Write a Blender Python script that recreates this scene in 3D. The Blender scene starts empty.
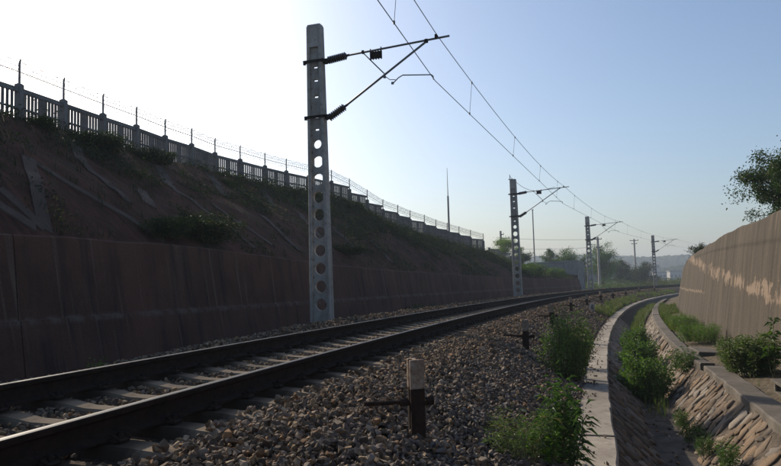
import bpy, bmesh, math, random
import numpy as np
from mathutils import Vector, Matrix
random.seed(7); rng = np.random.default_rng(7)
scene = bpy.context.scene
col = scene.collection
PI = math.pi

# ------------------------------------------------------------------ camera, sky, sun, exposure
F_PX, PITCH, ROLL = 680.08, 0.071449, 0.026566          # solved from the rails, sleepers and masts
CAM_H = 0.7133                                           # above the rail heads at s = 0
SUN_EL, SUN_AZ = math.radians(27.5), math.radians(-35)     # azimuth from +Y, clockwise positive
cF = Vector((0, math.cos(PITCH), math.sin(PITCH)))
cU = Vector((0, -math.sin(PITCH), math.cos(PITCH)))
cR = Vector((1, 0, 0))
cR2 = cR * math.cos(ROLL) - cU * math.sin(ROLL)
cU2 = cU * math.cos(ROLL) + cR * math.sin(ROLL)
cd = bpy.data.cameras.new('camera'); cam = bpy.data.objects.new('camera', cd); col.objects.link(cam)
M = Matrix((cR2, cU2, -cF)).transposed().to_4x4(); M.translation = (0, 0, CAM_H)
cam.matrix_world = M
cd.sensor_width = 36; cd.lens = 36 * F_PX / 781; cd.clip_start = 0.05; cd.clip_end = 6000
scene.camera = cam

world = bpy.data.worlds.new('World'); scene.world = world; world.use_nodes = True
nt = world.node_tree; nt.nodes.clear()
sky = nt.nodes.new('ShaderNodeTexSky'); sky.sky_type = 'NISHITA'; sky.sun_disc = False
sky.sun_elevation = SUN_EL; sky.sun_rotation = SUN_AZ
sky.air_density = 1.05; sky.dust_density = 2.4; sky.ozone_density = 3.6; sky.altitude = 100
bgn = nt.nodes.new('ShaderNodeBackground'); bgn.inputs['Strength'].default_value = 0.125
out = nt.nodes.new('ShaderNodeOutputWorld')
nt.links.new(sky.outputs[0], bgn.inputs[0]); nt.links.new(bgn.outputs[0], out.inputs[0])

sd = bpy.data.lights.new('sun', 'SUN'); sd.energy = 4.6; sd.angle = math.radians(0.6); sd.color = (1.0, 0.87, 0.70)
sun = bpy.data.objects.new('sun', sd); col.objects.link(sun)
sdir = Vector((math.sin(SUN_AZ) * math.cos(SUN_EL), math.cos(SUN_AZ) * math.cos(SUN_EL), math.sin(SUN_EL)))
sun.rotation_euler = sdir.to_track_quat('Z', 'Y').to_euler()
scene.view_settings.view_transform = 'Standard'; scene.view_settings.look = 'None'
scene.view_settings.gamma = 1.0; scene.view_settings.use_curve_mapping = False
scene.view_settings.exposure = 0.17
scene.cycles.volume_bounces = 0
scene.cycles.max_bounces = 6
scene.cycles.transparent_max_bounces = 8

# ------------------------------------------------------------------ the line of the track (an arc on a falling grade)
D0, PHI, K, G = 3.68906, 0.264009, 0.0028766, -0.0079868
R0 = 1 / K
CANT = 0.0492
P0 = (-D0 * math.cos(PHI), D0 * math.sin(PHI))
CX, CY = P0[0] + R0 * math.cos(PHI), P0[1] - R0 * math.sin(PHI)   # centre of the curve
def th(s): return PHI + K * s
def xy(s, off):
    s = np.asarray(s, float); a = PHI + K * s; r = R0 + off
    return CX - r * np.cos(a), CY + r * np.sin(a)
def P(s, off, z):
    x, y = xy(s, off); return np.stack([x + 0 * z, y + 0 * z, z + G * np.asarray(s, float) + 0 * x], -1)
def PV(s, off, z): return Vector([float(v) for v in P(s, off, float(z))])
def track_so(x, y):                                       # plan position -> (s, off)
    dx, dy = CX - x, y - CY
    return (np.arctan2(dy, dx) - PHI) / K, np.hypot(dx, dy) - R0
def lerp(xs, ys): return lambda s: np.interp(s, xs, ys)
def sstep(a, b, x):
    t = np.clip((np.asarray(x, float) - a) / (b - a), 0, 1); return t * t * (3 - 2 * t)
def vnoise(x, y, seed=0):                                 # smooth value noise
    x = np.asarray(x, float); y = np.asarray(y, float)
    xi, yi = np.floor(x), np.floor(y); fx, fy = x - xi, y - yi
    def h(a, b):
        v = np.sin(a * 127.1 + b * 311.7 + seed * 74.7) * 43758.5453; return v - np.floor(v)
    fx, fy = fx * fx * (3 - 2 * fx), fy * fy * (3 - 2 * fy)
    return (h(xi, yi) * (1 - fx) + h(xi + 1, yi) * fx) * (1 - fy) + (h(xi, yi + 1) * (1 - fx) + h(xi + 1, yi + 1) * fx) * fy
def pix_ray(px, py): return (cF + cR2 * ((px - 390.5) / F_PX) - cU2 * ((py - 233.0) / F_PX))

# ------------------------------------------------------------------ helpers: tags, meshes
def tag(o, label=None, cat=None, group=None, kind=None):
    if label: o['label'] = label
    if cat: o['category'] = cat
    if group: o['group'] = group
    if kind: o['kind'] = kind
    return o
def empty(name, loc=(0, 0, 0), rz=0):
    o = bpy.data.objects.new(name, None); o.empty_display_size = 0.2
    o.location = loc; o.rotation_euler = (0, 0, rz); col.objects.link(o); return o
def np_mesh(name, v, faces, mat=None, smooth=False, colr=None, uv=None):
    """faces: int array (n,3) or (n,4), or list of them"""
    me = bpy.data.meshes.new(name); v = np.asarray(v, np.float32)
    fl = faces if isinstance(faces, list) else [faces]
    fl = [np.asarray(f, np.int32) for f in fl if len(f)]
    loops = np.concatenate([f.ravel() for f in fl]); tot = np.concatenate([np.full(len(f), f.shape[1]) for f in fl])
    st = np.concatenate([[0], np.cumsum(tot)[:-1]])
    me.vertices.add(len(v)); me.vertices.foreach_set('co', v.ravel())
    me.loops.add(len(loops)); me.loops.foreach_set('vertex_index', loops.astype(np.int32))
    me.polygons.add(len(tot)); me.polygons.foreach_set('loop_start', st.astype(np.int32))
    me.polygons.foreach_set('use_smooth', np.full(len(tot), smooth))
    if uv is not None:
        l = me.uv_layers.new(name='UVMap'); l.data.foreach_set('uv', np.asarray(uv, np.float32)[loops].ravel())
    if colr is not None:
        a = me.color_attributes.new('Col', 'FLOAT_COLOR', 'POINT')
        c = np.ones((len(v), 4), np.float32); c[:, :3] = colr; a.data.foreach_set('color', c.ravel())
    me.update(calc_edges=True)
    if mat: me.materials.append(mat)
    return me
def link(name, me, parent=None, loc=None, rz=None):
    o = bpy.data.objects.new(name, me); col.objects.link(o)
    if parent: o.parent = parent
    if loc is not None: o.location = loc
    if rz is not None: o.rotation_euler = (0, 0, rz)
    return o
class MB:
    """collects boxes, tubes and lofts for ONE mesh"""
    def __init__(s): s.v = []; s.f = []
    def add(s, v, f):
        n = len(s.v); s.v += [tuple(map(float, q)) for q in v]; s.f += [tuple(i + n for i in q) for q in f]; return s
    def box(s, x0, x1, y0, y1, z0, z1, mat=None, ch=0.0):
        if ch <= 0:
            v = [(x, y, z) for z in (z0, z1) for y in (y0, y1) for x in (x0, x1)]
            f = [(0, 2, 3, 1), (4, 5, 7, 6), (0, 1, 5, 4), (2, 6, 7, 3), (0, 4, 6, 2), (1, 3, 7, 5)]
        else:
            v = []
            for z, i in ((z0, ch), (z0 + ch, 0), (z1 - ch, 0), (z1, ch)):
                a, b, c, d = x0 + i, x1 - i, y0 + i, y1 - i
                v += [(a + ch * (i == 0), c, z), (b - ch * (i == 0), c, z), (b, c + ch * (i == 0), z), (b, d - ch * (i == 0), z),
                      (b - ch * (i == 0), d, z), (a + ch * (i == 0), d, z), (a, d - ch * (i == 0), z), (a, c + ch * (i == 0), z)]
            f = [tuple(range(7, -1, -1)), tuple(range(24, 32))]
            for r in range(3):
                for k in range(8): f.append((r * 8 + k, r * 8 + (k + 1) % 8, r * 8 + 8 + (k + 1) % 8, r * 8 + 8 + k))
        if mat is not None: v = [mat @ Vector(q) for q in v]
        return s.add(v, f)
    def tube(s, pts, r, n=8, caps=True):
        pts = [Vector(q) for q in pts]; rr = r if isinstance(r, (list, tuple)) else [r] * len(pts)
        v = []; f = []; ref = None
        for i, q in enumerate(pts):
            d = (pts[min(i + 1, len(pts) - 1)] - pts[max(i - 1, 0)]).normalized()
            if ref is None: ref = d.orthogonal().normalized()
            u = (ref - d * ref.dot(d)).normalized(); ref = u; w = d.cross(u)
            for k in range(n):
                a = 2 * PI * k / n; v.append(q + (u * math.cos(a) + w * math.sin(a)) * rr[i])
        for i in range(len(pts) - 1):
            for k in range(n): f.append((i * n + k, i * n + (k + 1) % n, (i + 1) * n + (k + 1) % n, (i + 1) * n + k))
        if caps: f.append(tuple(range(n - 1, -1, -1))); f.append(tuple(range((len(pts) - 1) * n, len(pts) * n)))
        return s.add(v, f)
    def loft(s, rings, caps=True):
        n = len(rings[0]); v = [q for r in rings for q in r]; f = []
        for i in range(len(rings) - 1):
            for k in range(n): f.append((i * n + k, i * n + (k + 1) % n, (i + 1) * n + (k + 1) % n, (i + 1) * n + k))
        if caps: f.append(tuple(range(n - 1, -1, -1))); f.append(tuple(range((len(rings) - 1) * n, len(rings) * n)))
        return s.add(v, f)
    def mesh(s, name, mat, smooth=False):
        me = bpy.data.meshes.new(name); me.from_pydata(s.v, [], s.f)
        if smooth:
            for p in me.polygons: p.use_smooth = True
        if mat: me.materials.append(mat)
        me.update(); return me
    def build(s, name, mat, parent=None, smooth=False):
        return link(name, s.mesh(name, mat, smooth), parent)
def sweep(name, ss, offs, zfn, mat, parent=None, smooth=True, jitter=0):
    """sheet over (s, off) with height zfn(s, off)"""
    ss = np.asarray(ss, float); S, O = np.meshgrid(ss, np.asarray(offs, float), indexing='ij')
    Z = zfn(S, O); x, y = xy(S, O); v = np.stack([x, y, Z + G * S], -1).reshape(-1, 3)
    n, m = S.shape; i = np.arange((n - 1))[:, None] * m + np.arange(m - 1)[None, :]
    f = np.stack([i, i + m, i + m + 1, i + 1], -1).reshape(-1, 4)[:, ::-1]
    uv = np.stack([S, O], -1).reshape(-1, 2)
    return link(name, np_mesh(name, v, f, mat, smooth, uv=uv), parent)
def prism(name, ss, prof, mat, parent=None, smooth=False):
    """closed profile [(off, z)..] or fn(s) swept along the track, with end caps; UV = (s, z)"""
    ss = np.asarray(ss, float); pr = prof if callable(prof) else (lambda s: prof)
    v = []; uv = []
    for s in ss:
        q = np.array(pr(s), float); x, y = xy(s, q[:, 0])
        v.append(np.stack([x, y, q[:, 1] + G * s], -1)); uv.append(np.stack([s + 0.9 * q[:, 0], q[:, 1]], -1))
    m = len(v[0]); n = len(ss); v = np.concatenate(v); uv = np.concatenate(uv)
    f = []
    for i in range(n - 1):
        for k in range(m):
            k2 = (k + 1) % m; f.append((i * m + k, i * m + k2, (i + 1) * m + k2, (i + 1) * m + k))
    me = bpy.data.meshes.new(name)
    me.from_pydata(v.tolist(), [], f + [tuple(range(m - 1, -1, -1)), tuple(range((n - 1) * m, n * m))])
    l = me.uv_layers.new(name='UVMap'); lv = np.zeros(len(me.loops), np.int32); me.loops.foreach_get('vertex_index', lv)
    l.data.foreach_set('uv', uv[lv].astype(np.float32).ravel())
    bm = bmesh.new(); bm.from_mesh(me); bmesh.ops.recalc_face_normals(bm, faces=bm.faces); bm.to_mesh(me); bm.free()
    if mat: me.materials.append(mat)
    if smooth:
        for p in me.polygons: p.use_smooth = True
    return link(name, me, parent)

# ------------------------------------------------------------------ materials
class Mat:
    def __init__(s, name, rough=0.85, spec=0.25):
        s.m = bpy.data.materials.new(name); s.m.use_nodes = True; s.t = s.m.node_tree; s.n = s.t.nodes
        s.b = s.n['Principled BSDF']; s.b.inputs['Roughness'].default_value = rough
        s.b.inputs['Specular IOR Level'].default_value = spec
    def node(s, t, **kw):
        n = s.n.new(t)
        for k, v in kw.items():
            if hasattr(n, k): setattr(n, k, v)
        return n
    def val(s, sock, v):
        if isinstance(v, (int, float)): sock.default_value = v
        elif isinstance(v, tuple): sock.default_value = v if len(v) == 4 or sock.type == 'VECTOR' else (*v, 1)
        else: s.t.links.new(v, sock)
    def coord(s, kind='Object', scale=(1, 1, 1)):
        c = s.node('ShaderNodeTexCoord'); mp = s.node('ShaderNodeMapping')
        s.t.links.new(c.outputs[kind], mp.inputs[0]); mp.inputs['Scale'].default_value = scale; return mp.outputs[0]
    def noise(s, vec, scale, detail=4, rough=0.55, dist=0.0):
        n = s.node('ShaderNodeTexNoise'); s.t.links.new(vec, n.inputs['Vector'])
        n.inputs['Scale'].default_value = scale; n.inputs['Detail'].default_value = detail
        n.inputs['Roughness'].default_value = rough; n.inputs['Distortion'].default_value = dist; return n.outputs['Fac']
    def ramp(s, fac, a, b):
        n = s.node('ShaderNodeMapRange'); s.val(n.inputs[0], fac)
        n.inputs[1].default_value = a; n.inputs[2].default_value = b; n.interpolation_type = 'SMOOTHSTEP'; return n.outputs[0]
    def mix(s, fac, a, b, mode='MIX'):
        n = s.node('ShaderNodeMix', data_type='RGBA', blend_type=mode); n.clamp_factor = True
        s.val(n.inputs[0], fac); s.val(n.inputs[6], a); s.val(n.inputs[7], b); return n.outputs[2]
    def math(s, op, a, b=0.0):
        n = s.node('ShaderNodeMath', operation=op); s.val(n.inputs[0], a); s.val(n.inputs[1], b); return n.outputs[0]
    def attr(s, name='Col'):
        n = s.node('ShaderNodeAttribute'); n.attribute_name = name; return n.outputs['Color']
    def rnd(s): return s.node('ShaderNodeObjectInfo').outputs['Random']
    def sep(s, v):
        n = s.node('ShaderNodeSeparateXYZ'); s.t.links.new(v, n.inputs[0]); return n.outputs
    def base(s, c): s.val(s.b.inputs['Base Color'], c); return s
    def bump(s, h, strength=0.5, dist=0.02):
        n = s.node('ShaderNodeBump'); n.inputs['Strength'].default_value = strength; n.inputs['Distance'].default_value = dist
        s.t.links.new(h, n.inputs['Height']); s.t.links.new(n.outputs[0], s.b.inputs['Normal']); return s

def simple(name, c1, c2, scale=6, rough=0.85, spec=0.25, bump=0.3, bscale=40, coords='Object', metal=0.0, bd=0.01):
    m = Mat(name, rough, spec); v = m.coord(coords)
    f = m.ramp(m.noise(v, scale, 5), 0.3, 0.7); m.base(m.mix(f, c1, c2)); m.b.inputs['Metallic'].default_value = metal
    if bump: m.bump(m.noise(v, bscale, 4), bump, bd)
    return m.m

def mk_soil():
    m = Mat('red_soil', 0.95, 0.1); v = m.coord('UV')
    a = m.ramp(m.noise(v, 1.3, 6, 0.6), 0.3, 0.72); c = m.mix(a, (0.060, 0.026, 0.018), (0.115, 0.052, 0.034))
    g = m.ramp(m.noise(v, 0.55, 5, 0.65), 0.52, 0.68); c = m.mix(g, c, (0.034, 0.034, 0.018))
    d = m.ramp(m.noise(v, 9, 4, 0.7), 0.35, 0.75); c = m.mix(m.math('MULTIPLY', d, 0.5), c, (0.032, 0.018, 0.013))
    vg = m.coord('UV', (1, 0.12, 1)); e = m.ramp(m.noise(vg, 2.4, 5, 0.65), 0.45, 0.7); c = m.mix(m.math('MULTIPLY', e, 0.55), c, (0.135, 0.062, 0.042))
    e2 = m.ramp(m.noise(vg, 6.0, 4, 0.6), 0.52, 0.7); c = m.mix(m.math('MULTIPLY', e2, 0.6), c, (0.028, 0.020, 0.015))
    m.base(c); m.bump(m.math('ADD', m.noise(v, 7, 6, 0.75), m.noise(vg, 5.0, 4, 0.6)), 0.8, 0.10); return m.m
def mk_leftwall():
    m = Mat('stained_wall_concrete', 0.9, 0.15); v = m.coord('UV'); vs = m.coord('UV', (1, 0.10, 1)); vf = m.coord('UV', (1, 0.04, 1))
    a = m.ramp(m.noise(v, 0.7, 5, 0.6), 0.3, 0.7); c = m.mix(a, (0.085, 0.042, 0.030), (0.130, 0.066, 0.046))
    s1 = m.ramp(m.noise(vs, 3.2, 5, 0.65), 0.46, 0.68); c = m.mix(m.math('MULTIPLY', s1, 0.7), c, (0.036, 0.025, 0.022))
    s2 = m.ramp(m.noise(vf, 7.0, 4, 0.6), 0.55, 0.72); c = m.mix(m.math('MULTIPLY', s2, 0.65), c, (0.19, 0.13, 0.10))
    s3 = m.ramp(m.noise(vf, 0.35, 3, 0.5), 0.52, 0.62); c = m.mix(m.math('MULTIPLY', s3, 0.5), c, (0.16, 0.072, 0.048))
    zl = m.math('ABSOLUTE', m.math('SUBTRACT', m.sep(v)[1], 0.30)); lb = m.math('MULTIPLY', m.ramp(zl, 0.10, 0.01), m.ramp(m.noise(vs, 4.0, 4, 0.6), 0.38, 0.62)); c = m.mix(m.math('MULTIPLY', lb, 0.6), c, (0.20, 0.16, 0.135))
    n = m.ramp(m.noise(v, 22, 4, 0.7), 0.35, 0.7); c = m.mix(m.math('MULTIPLY', n, 0.3), c, (0.036, 0.024, 0.020))
    m.base(c); m.bump(m.noise(v, 14, 5, 0.65), 0.5, 0.03); return m.m
def mk_rightwall():
    m = Mat('streaked_render_wall', 0.92, 0.15); v = m.coord('UV'); vs = m.coord('UV', (1, 0.07, 1)); vf = m.coord('UV', (1, 0.03, 1))
    xyz = m.sep(v)
    a = m.ramp(m.noise(vs, 1.6, 5, 0.6), 0.3, 0.72); c = m.mix(a, (0.060, 0.051, 0.039), (0.104, 0.087, 0.066))
    k1 = m.ramp(m.noise(v, 0.45, 4, 0.6), 0.32, 0.62); k2 = m.ramp(m.noise(m.coord('UV', (1, 0.5, 1)), 0.8, 4, 0.6), 0.42, 0.66)
    s1 = m.math('MULTIPLY', m.ramp(m.noise(vs, 4.5, 6, 0.7), 0.45, 0.66), k1); c = m.mix(m.math('MULTIPLY', s1, 0.9), c, (0.036, 0.029, 0.023))
    s2 = m.math('MULTIPLY', m.ramp(m.noise(vf, 3.6, 5, 0.6), 0.54, 0.68), k2); c = m.mix(m.math('MULTIPLY', s2, 0.9), c, (0.20, 0.158, 0.118))
    # pale bands where the render has come away, ragged and climbing along the wall
    zb = m.math('SUBTRACT', xyz[1], m.math('ADD', m.math('MULTIPLY', m.math('SUBTRACT', xyz[0], 6.0), 0.066), 0.28))
    near = m.ramp(m.math('ABSOLUTE', zb), 0.50, 0.0)
    n1 = m.noise(m.coord('UV', (1, 1.5, 1)), 1.5, 6, 0.62, 0.4); n2 = m.noise(vs, 5.0, 4, 0.6)
    sc = m.math('ADD', m.math('ADD', m.math('MULTIPLY', n1, 0.66), m.math('MULTIPLY', near, 0.30)), m.math('MULTIPLY', n2, 0.42))
    sc = m.math('ADD', sc, m.math('MULTIPLY', m.math('SUBTRACT', m.noise(m.coord('UV', (1, 0.6, 1)), 9.0, 5, 0.7), 0.5), 0.34))
    band = m.ramp(sc, 0.77, 0.85)
    z2 = m.math('ABSOLUTE', m.math('ADD', m.math('SUBTRACT', xyz[1], 0.30), m.math('MULTIPLY', m.math('SUBTRACT', m.noise(v, 2.2, 4, 0.6), 0.5), 0.35)))
    band2 = m.math('MULTIPLY', m.ramp(z2, 0.05, 0.01), m.ramp(xyz[0], 17.0, 20.0))
    allb = m.math('MAXIMUM', band, m.math('MULTIPLY', band2, 0.8))
    c = m.mix(m.math('MULTIPLY', allb, 0.85), c, (0.28, 0.21, 0.155))
    n = m.ramp(m.noise(v, 16, 5, 0.7), 0.35, 0.7); c = m.mix(m.math('MULTIPLY', n, 0.35), c, (0.07, 0.054, 0.042))
    m.base(c); m.bump(m.math('ADD', m.noise(v, 11, 6, 0.7), m.math('MULTIPLY', allb, -0.6)), 0.6, 0.03); return m.m
def mk_concrete(name, c1, c2, stain, coords='Object', streak=True):
    m = Mat(name, 0.88, 0.2); v = m.coord(coords)
    c = m.mix(m.ramp(m.noise(v, 2.2, 6, 0.65), 0.3, 0.72), c1, c2)
    c = m.mix(m.math('MULTIPLY', m.ramp(m.noise(v, 9, 5, 0.7), 0.48, 0.7), 0.55), c, stain)
    c = m.mix(m.math('MULTIPLY', m.ramp(m.noise(v, 0.9, 6, 0.7), 0.44, 0.66), 0.5), c, stain)
    if streak: c = m.mix(m.math('MULTIPLY', m.ramp(m.noise(m.coord(coords, (1, 1, 0.07)), 6, 4), 0.5, 0.68), 0.45), c, stain)
    r = m.math('MULTIPLY', m.math('SUBTRACT', m.rnd(), 0.5), 0.35); hs = m.node('ShaderNodeHueSaturation'); m.val(hs.inputs['Color'], c)
    m.val(hs.inputs['Value'], m.math('ADD', r, 1.0)); m.base(hs.outputs[0])
    m.bump(m.noise(v, 45, 5, 0.7), 0.5, 0.008); return m.m
def mk_attr(name, rough=0.9, spec=0.2, bscale=60, bstr=0.4, var=0.3):
    m = Mat(name, rough, spec); v = m.coord('Object'); n = m.ramp(m.noise(v, bscale * 0.5, 4, 0.7), 0.3, 0.75)
    c = m.mix(m.math('MULTIPLY', n, var), m.attr(), (0.03, 0.025, 0.02)); m.base(c)
    if bstr: m.bump(m.noise(v, bscale, 3), bstr, 0.004)
    return m.m
def mk_leaf(name, trans=0.35):
    m = Mat(name, 0.55, 0.3); c = m.attr(); m.base(c)
    tr = m.node('ShaderNodeBsdfTranslucent'); mx = m.node('ShaderNodeMixShader'); mx.inputs[0].default_value = trans
    cc = m.mix(1.0, c, (1.0, 1.25, 0.45), 'MULTIPLY'); m.t.links.new(cc, tr.inputs[0])
    o = m.n['Material Output']; m.t.links.new(m.b.outputs[0], mx.inputs[1]); m.t.links.new(tr.outputs[0], mx.inputs[2])
    m.t.links.new(mx.outputs[0], o.inputs[0]); return m.m
def mk_rail():
    m = Mat('rusty_rail_steel', 0.9, 0.08); v = m.coord('Object')
    m.base(m.mix(m.ramp(m.noise(v, 12, 5, 0.7), 0.3, 0.7), (0.018, 0.012, 0.010), (0.034, 0.021, 0.015))); m.bump(m.noise(v, 60, 4), 0.3, 0.004)
    return m.m
def mk_railtop():
    m = Mat('polished_rail_head', 0.5, 0.10); v = m.coord('Object', (1, 1, 1)); m.b.inputs['Metallic'].default_value = 0.0
    m.base(m.mix(m.ramp(m.noise(v, 25, 3), 0.3, 0.7), (0.05, 0.052, 0.056), (0.085, 0.088, 0.092))); return m.m
def mk_stone():
    m = Mat('pitched_stone', 0.9, 0.2); v = m.coord('Object'); r = m.rnd()
    n = m.node('ShaderNodeValToRGB'); m.val(n.inputs[0], r); e = n.color_ramp.elements
    e[0].position = 0; e[0].color = (0.14, 0.105, 0.078, 1); e[1].position = 1; e[1].color = (0.40, 0.34, 0.27, 1)
    for p_, c_ in ((0.25, (0.25, 0.18, 0.12)), (0.45, (0.18, 0.15, 0.122)), (0.62, (0.30, 0.205, 0.125)), (0.8, (0.23, 0.20, 0.17))):
        q = e.new(p_); q.color = (*c_, 1)
    c = m.mix(m.math('MULTIPLY', m.ramp(m.noise(v, 5, 5, 0.7), 0.4, 0.75), 0.6), n.outputs[0], (0.11, 0.085, 0.06)); m.base(c)
    m.bump(m.noise(v, 9, 5, 0.7), 0.7, 0.03); return m.m

M_soil = mk_soil(); M_lwall = mk_leftwall(); M_rwall = mk_rightwall()
def mk_sleeper():
    m = Mat('sleeper_concrete', 0.95, 0.06); v = m.coord('Object'); x = m.sep(v)[0]
    c = m.mix(m.ramp(m.noise(v, 3.0, 6, 0.65), 0.3, 0.72), (0.15, 0.118, 0.085), (0.225, 0.18, 0.132)); c = m.mix(m.math('MULTIPLY', m.ramp(m.noise(v, 12, 5, 0.7), 0.48, 0.7), 0.6), c, (0.07, 0.05, 0.035))
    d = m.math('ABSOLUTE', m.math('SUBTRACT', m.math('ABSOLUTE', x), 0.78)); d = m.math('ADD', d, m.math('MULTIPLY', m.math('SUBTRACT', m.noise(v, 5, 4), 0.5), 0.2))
    c = m.mix(m.math('MULTIPLY', m.ramp(d, 0.36, 0.16), 0.85), c, (0.030, 0.020, 0.014))        # rail shadow painted into the colour by the rail seats, with rust and dust
    hs = m.node('ShaderNodeHueSaturation'); m.val(hs.inputs['Color'], c); m.val(hs.inputs['Value'], m.math('ADD', m.math('MULTIPLY', m.math('SUBTRACT', m.rnd(), 0.5), 0.4), 1.0)); m.base(hs.outputs[0])
    m.bump(m.noise(v, 45, 5, 0.7), 0.5, 0.008); return m.m
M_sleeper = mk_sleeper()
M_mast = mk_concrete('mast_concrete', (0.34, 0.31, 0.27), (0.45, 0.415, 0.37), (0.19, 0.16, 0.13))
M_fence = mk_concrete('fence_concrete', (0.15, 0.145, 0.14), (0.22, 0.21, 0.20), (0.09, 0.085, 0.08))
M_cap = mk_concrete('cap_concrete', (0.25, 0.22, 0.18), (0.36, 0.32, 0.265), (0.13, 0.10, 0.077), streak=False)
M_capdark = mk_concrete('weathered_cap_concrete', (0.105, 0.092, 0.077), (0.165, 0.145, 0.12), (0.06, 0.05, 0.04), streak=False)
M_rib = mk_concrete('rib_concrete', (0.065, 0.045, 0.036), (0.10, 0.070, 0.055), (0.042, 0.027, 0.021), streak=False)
M_wing = mk_concrete('wing_wall_concrete', (0.28, 0.265, 0.25), (0.37, 0.35, 0.33), (0.18, 0.165, 0.15))
M_ballast = mk_attr('ballast_stone', 0.92, 0.15)
M_bed = simple('ballast_fines', (0.035, 0.026, 0.02), (0.085, 0.062, 0.045), 18, 0.95, 0.1, 0.9, 30, 'UV', bd=0.04)
M_mortar = simple('dark_mortar', (0.065, 0.053, 0.042), (0.13, 0.104, 0.08), 8, 0.95, 0.1, 0.7, 30, 'UV', bd=0.03)
M_ditchbed = simple('ditch_silt', (0.055, 0.047, 0.04), (0.115, 0.10, 0.085), 4, 0.95, 0.1, 0.5, 20, 'UV', bd=0.03)
M_ground = simple('earth_and_grass', (0.055, 0.060, 0.028), (0.105, 0.085, 0.052), 0.8, 0.95, 0.1, 0.6, 6, 'Object', bd=0.1)
M_verge = simple('verge_soil', (0.09, 0.075, 0.05), (0.15, 0.12, 0.085), 3, 0.95, 0.1, 0.7, 14, 'UV', bd=0.06)
M_rail = mk_rail(); M_railtop = mk_railtop(); M_stone = mk_stone()
M_steel = simple('galvanised_steel', (0.10, 0.105, 0.11), (0.16, 0.165, 0.17), 9, 0.55, 0.4, 0.1, 60, metal=0.2)
M_insul = simple('brown_glazed_porcelain', (0.035, 0.025, 0.022), (0.06, 0.042, 0.035), 6, 0.25, 0.5, 0)
M_dark = simple('dark_iron', (0.016, 0.012, 0.010), (0.036, 0.025, 0.019), 12, 0.85, 0.1, 0.3, 60)
M_wire = simple('weathered_wire', (0.12, 0.12, 0.12), (0.20, 0.195, 0.19), 4, 0.55, 0.4, 0)
M_stakedark = simple('stake_rust', (0.018, 0.012, 0.010), (0.042, 0.024, 0.017), 22, 0.9, 0.15, 0.4, 60)
M_stakewhite = simple('flaking_white_paint', (0.17, 0.10, 0.06), (0.36, 0.31, 0.25), 16, 0.85, 0.2, 0.4, 60)
M_white = simple('white_paint', (0.30, 0.285, 0.26), (0.40, 0.385, 0.36), 8, 0.7, 0.3, 0.1)
M_black = simple('black_paint', (0.02, 0.02, 0.02), (0.03, 0.03, 0.03), 8, 0.7, 0.3, 0)
M_house = simple('pale_render', (0.30, 0.29, 0.275), (0.40, 0.385, 0.365), 1, 0.9, 0.2, 0)
M_roof = simple('grey_tile_roof', (0.12, 0.115, 0.115), (0.2, 0.19, 0.19), 3, 0.9, 0.2, 0.3)
M_glass = simple('dark_window', (0.02, 0.022, 0.025), (0.03, 0.032, 0.035), 3, 0.15, 0.5, 0)
M_bark = simple('bark', (0.06, 0.045, 0.033), (0.11, 0.085, 0.06), 12, 0.95, 0.1, 0.6, 40)
M_leaf = mk_leaf('leaf'); M_hill = simple('far_wooded_hill', (0.014, 0.024, 0.014), (0.034, 0.045, 0.024), 0.05, 0.95, 0.05, 0)

# ------------------------------------------------------------------ terrain: heights are relative to the rail level at that s
F_S = [14.24, 16.3, 18.4, 20.46, 22.56, 24.62, 26.72, 28.82, 30.98, 33.08, 35.14, 37.34, 39.4, 41.5, 43.6, 45.76, 47.86, 50.02, 52.12, 54.22, 56.32, 58.48, 60.54]
F_O = [10.76, 11.3, 11.74, 12.12, 12.52, 12.8, 13.1, 13.14, 13.08, 13.04, 12.78, 12.44, 12.24, 11.98, 11.78, 11.58, 11.48, 11.18, 11.02, 10.82, 10.52, 10.22, 9.72]
F_Z = [6.34, 6.52, 6.66, 6.79, 6.88, 6.99, 7.03, 7.1, 7.13, 7.19, 7.21, 7.19, 6.93, 6.48, 6.05, 5.89, 5.7, 5.54, 5.34, 5.22, 5.06, 4.89, 4.67]
E_S = [-12.0, -9.8, -7.6, -5.4, -3.2, -1.0, 1.2, 3.4, 5.6, 7.8, 9.95, 12.1]              # the fence goes on out of frame to the left
E_O = [7.2 + 3.56 * (s + 12) / 26.2 for s in E_S]; E_Z = [4.9 + 1.44 * (s + 12) / 26.2 for s in E_S]
fo_ = lerp([-40] + E_S + F_S + [70, 73, 76, 80, 95, 140], [6.4] + E_O + F_O + [12.5, 12.1, 11.4, 11.2, 12, 14])
crest_z = lerp([-40] + E_S + F_S + [70, 73, 76, 80, 82.5, 86, 140], [3.4] + [z - 1.06 for z in E_Z] + [z - 1.06 for z in F_Z] + [3.45, 3.0, 2.5, 2.4, 2.3, -0.9, -1.2])
lw_top = lerp([-30, 8, 14, 22, 29, 37, 52, 80], [1.70, 1.71, 1.77, 1.52, 1.42, 1.36, 1.2, 1.1])
LW_END = 79.0
def z_left(s, o):                                          # cut slope and the land behind its crest
    s, o = np.broadcast_arrays(np.asarray(s, float), np.asarray(o, float))
    zt = np.where(s < LW_END + 1, lw_top(s) - 0.06, np.where(s < 82.5, crest_z(s), np.interp(s, [82.5, 84], [2.3, -0.9])))
    cz = crest_z(s); co = fo_(s) - 0.45
    t = np.clip((o - 5.45) / (co - 5.45), 0, 1)
    prof = t + 0.10 * np.sin(t * PI) * (1 - t)
    z = zt + (cz - zt) * prof
    amp = np.clip(t * (1 - t) * 4, 0, 1) * 0.10
    z = z + amp * (vnoise(s * 0.9, o * 0.9, 1) - 0.5) * 1.6 + amp * (vnoise(s * 2.6, o * 2.6, 2) - 0.5)
    return np.where(o > co + 0.1, cz + (vnoise(s * 0.3, o * 0.3, 3) - 0.5) * 0.12 - (o - co) * 0.02, z)
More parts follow.
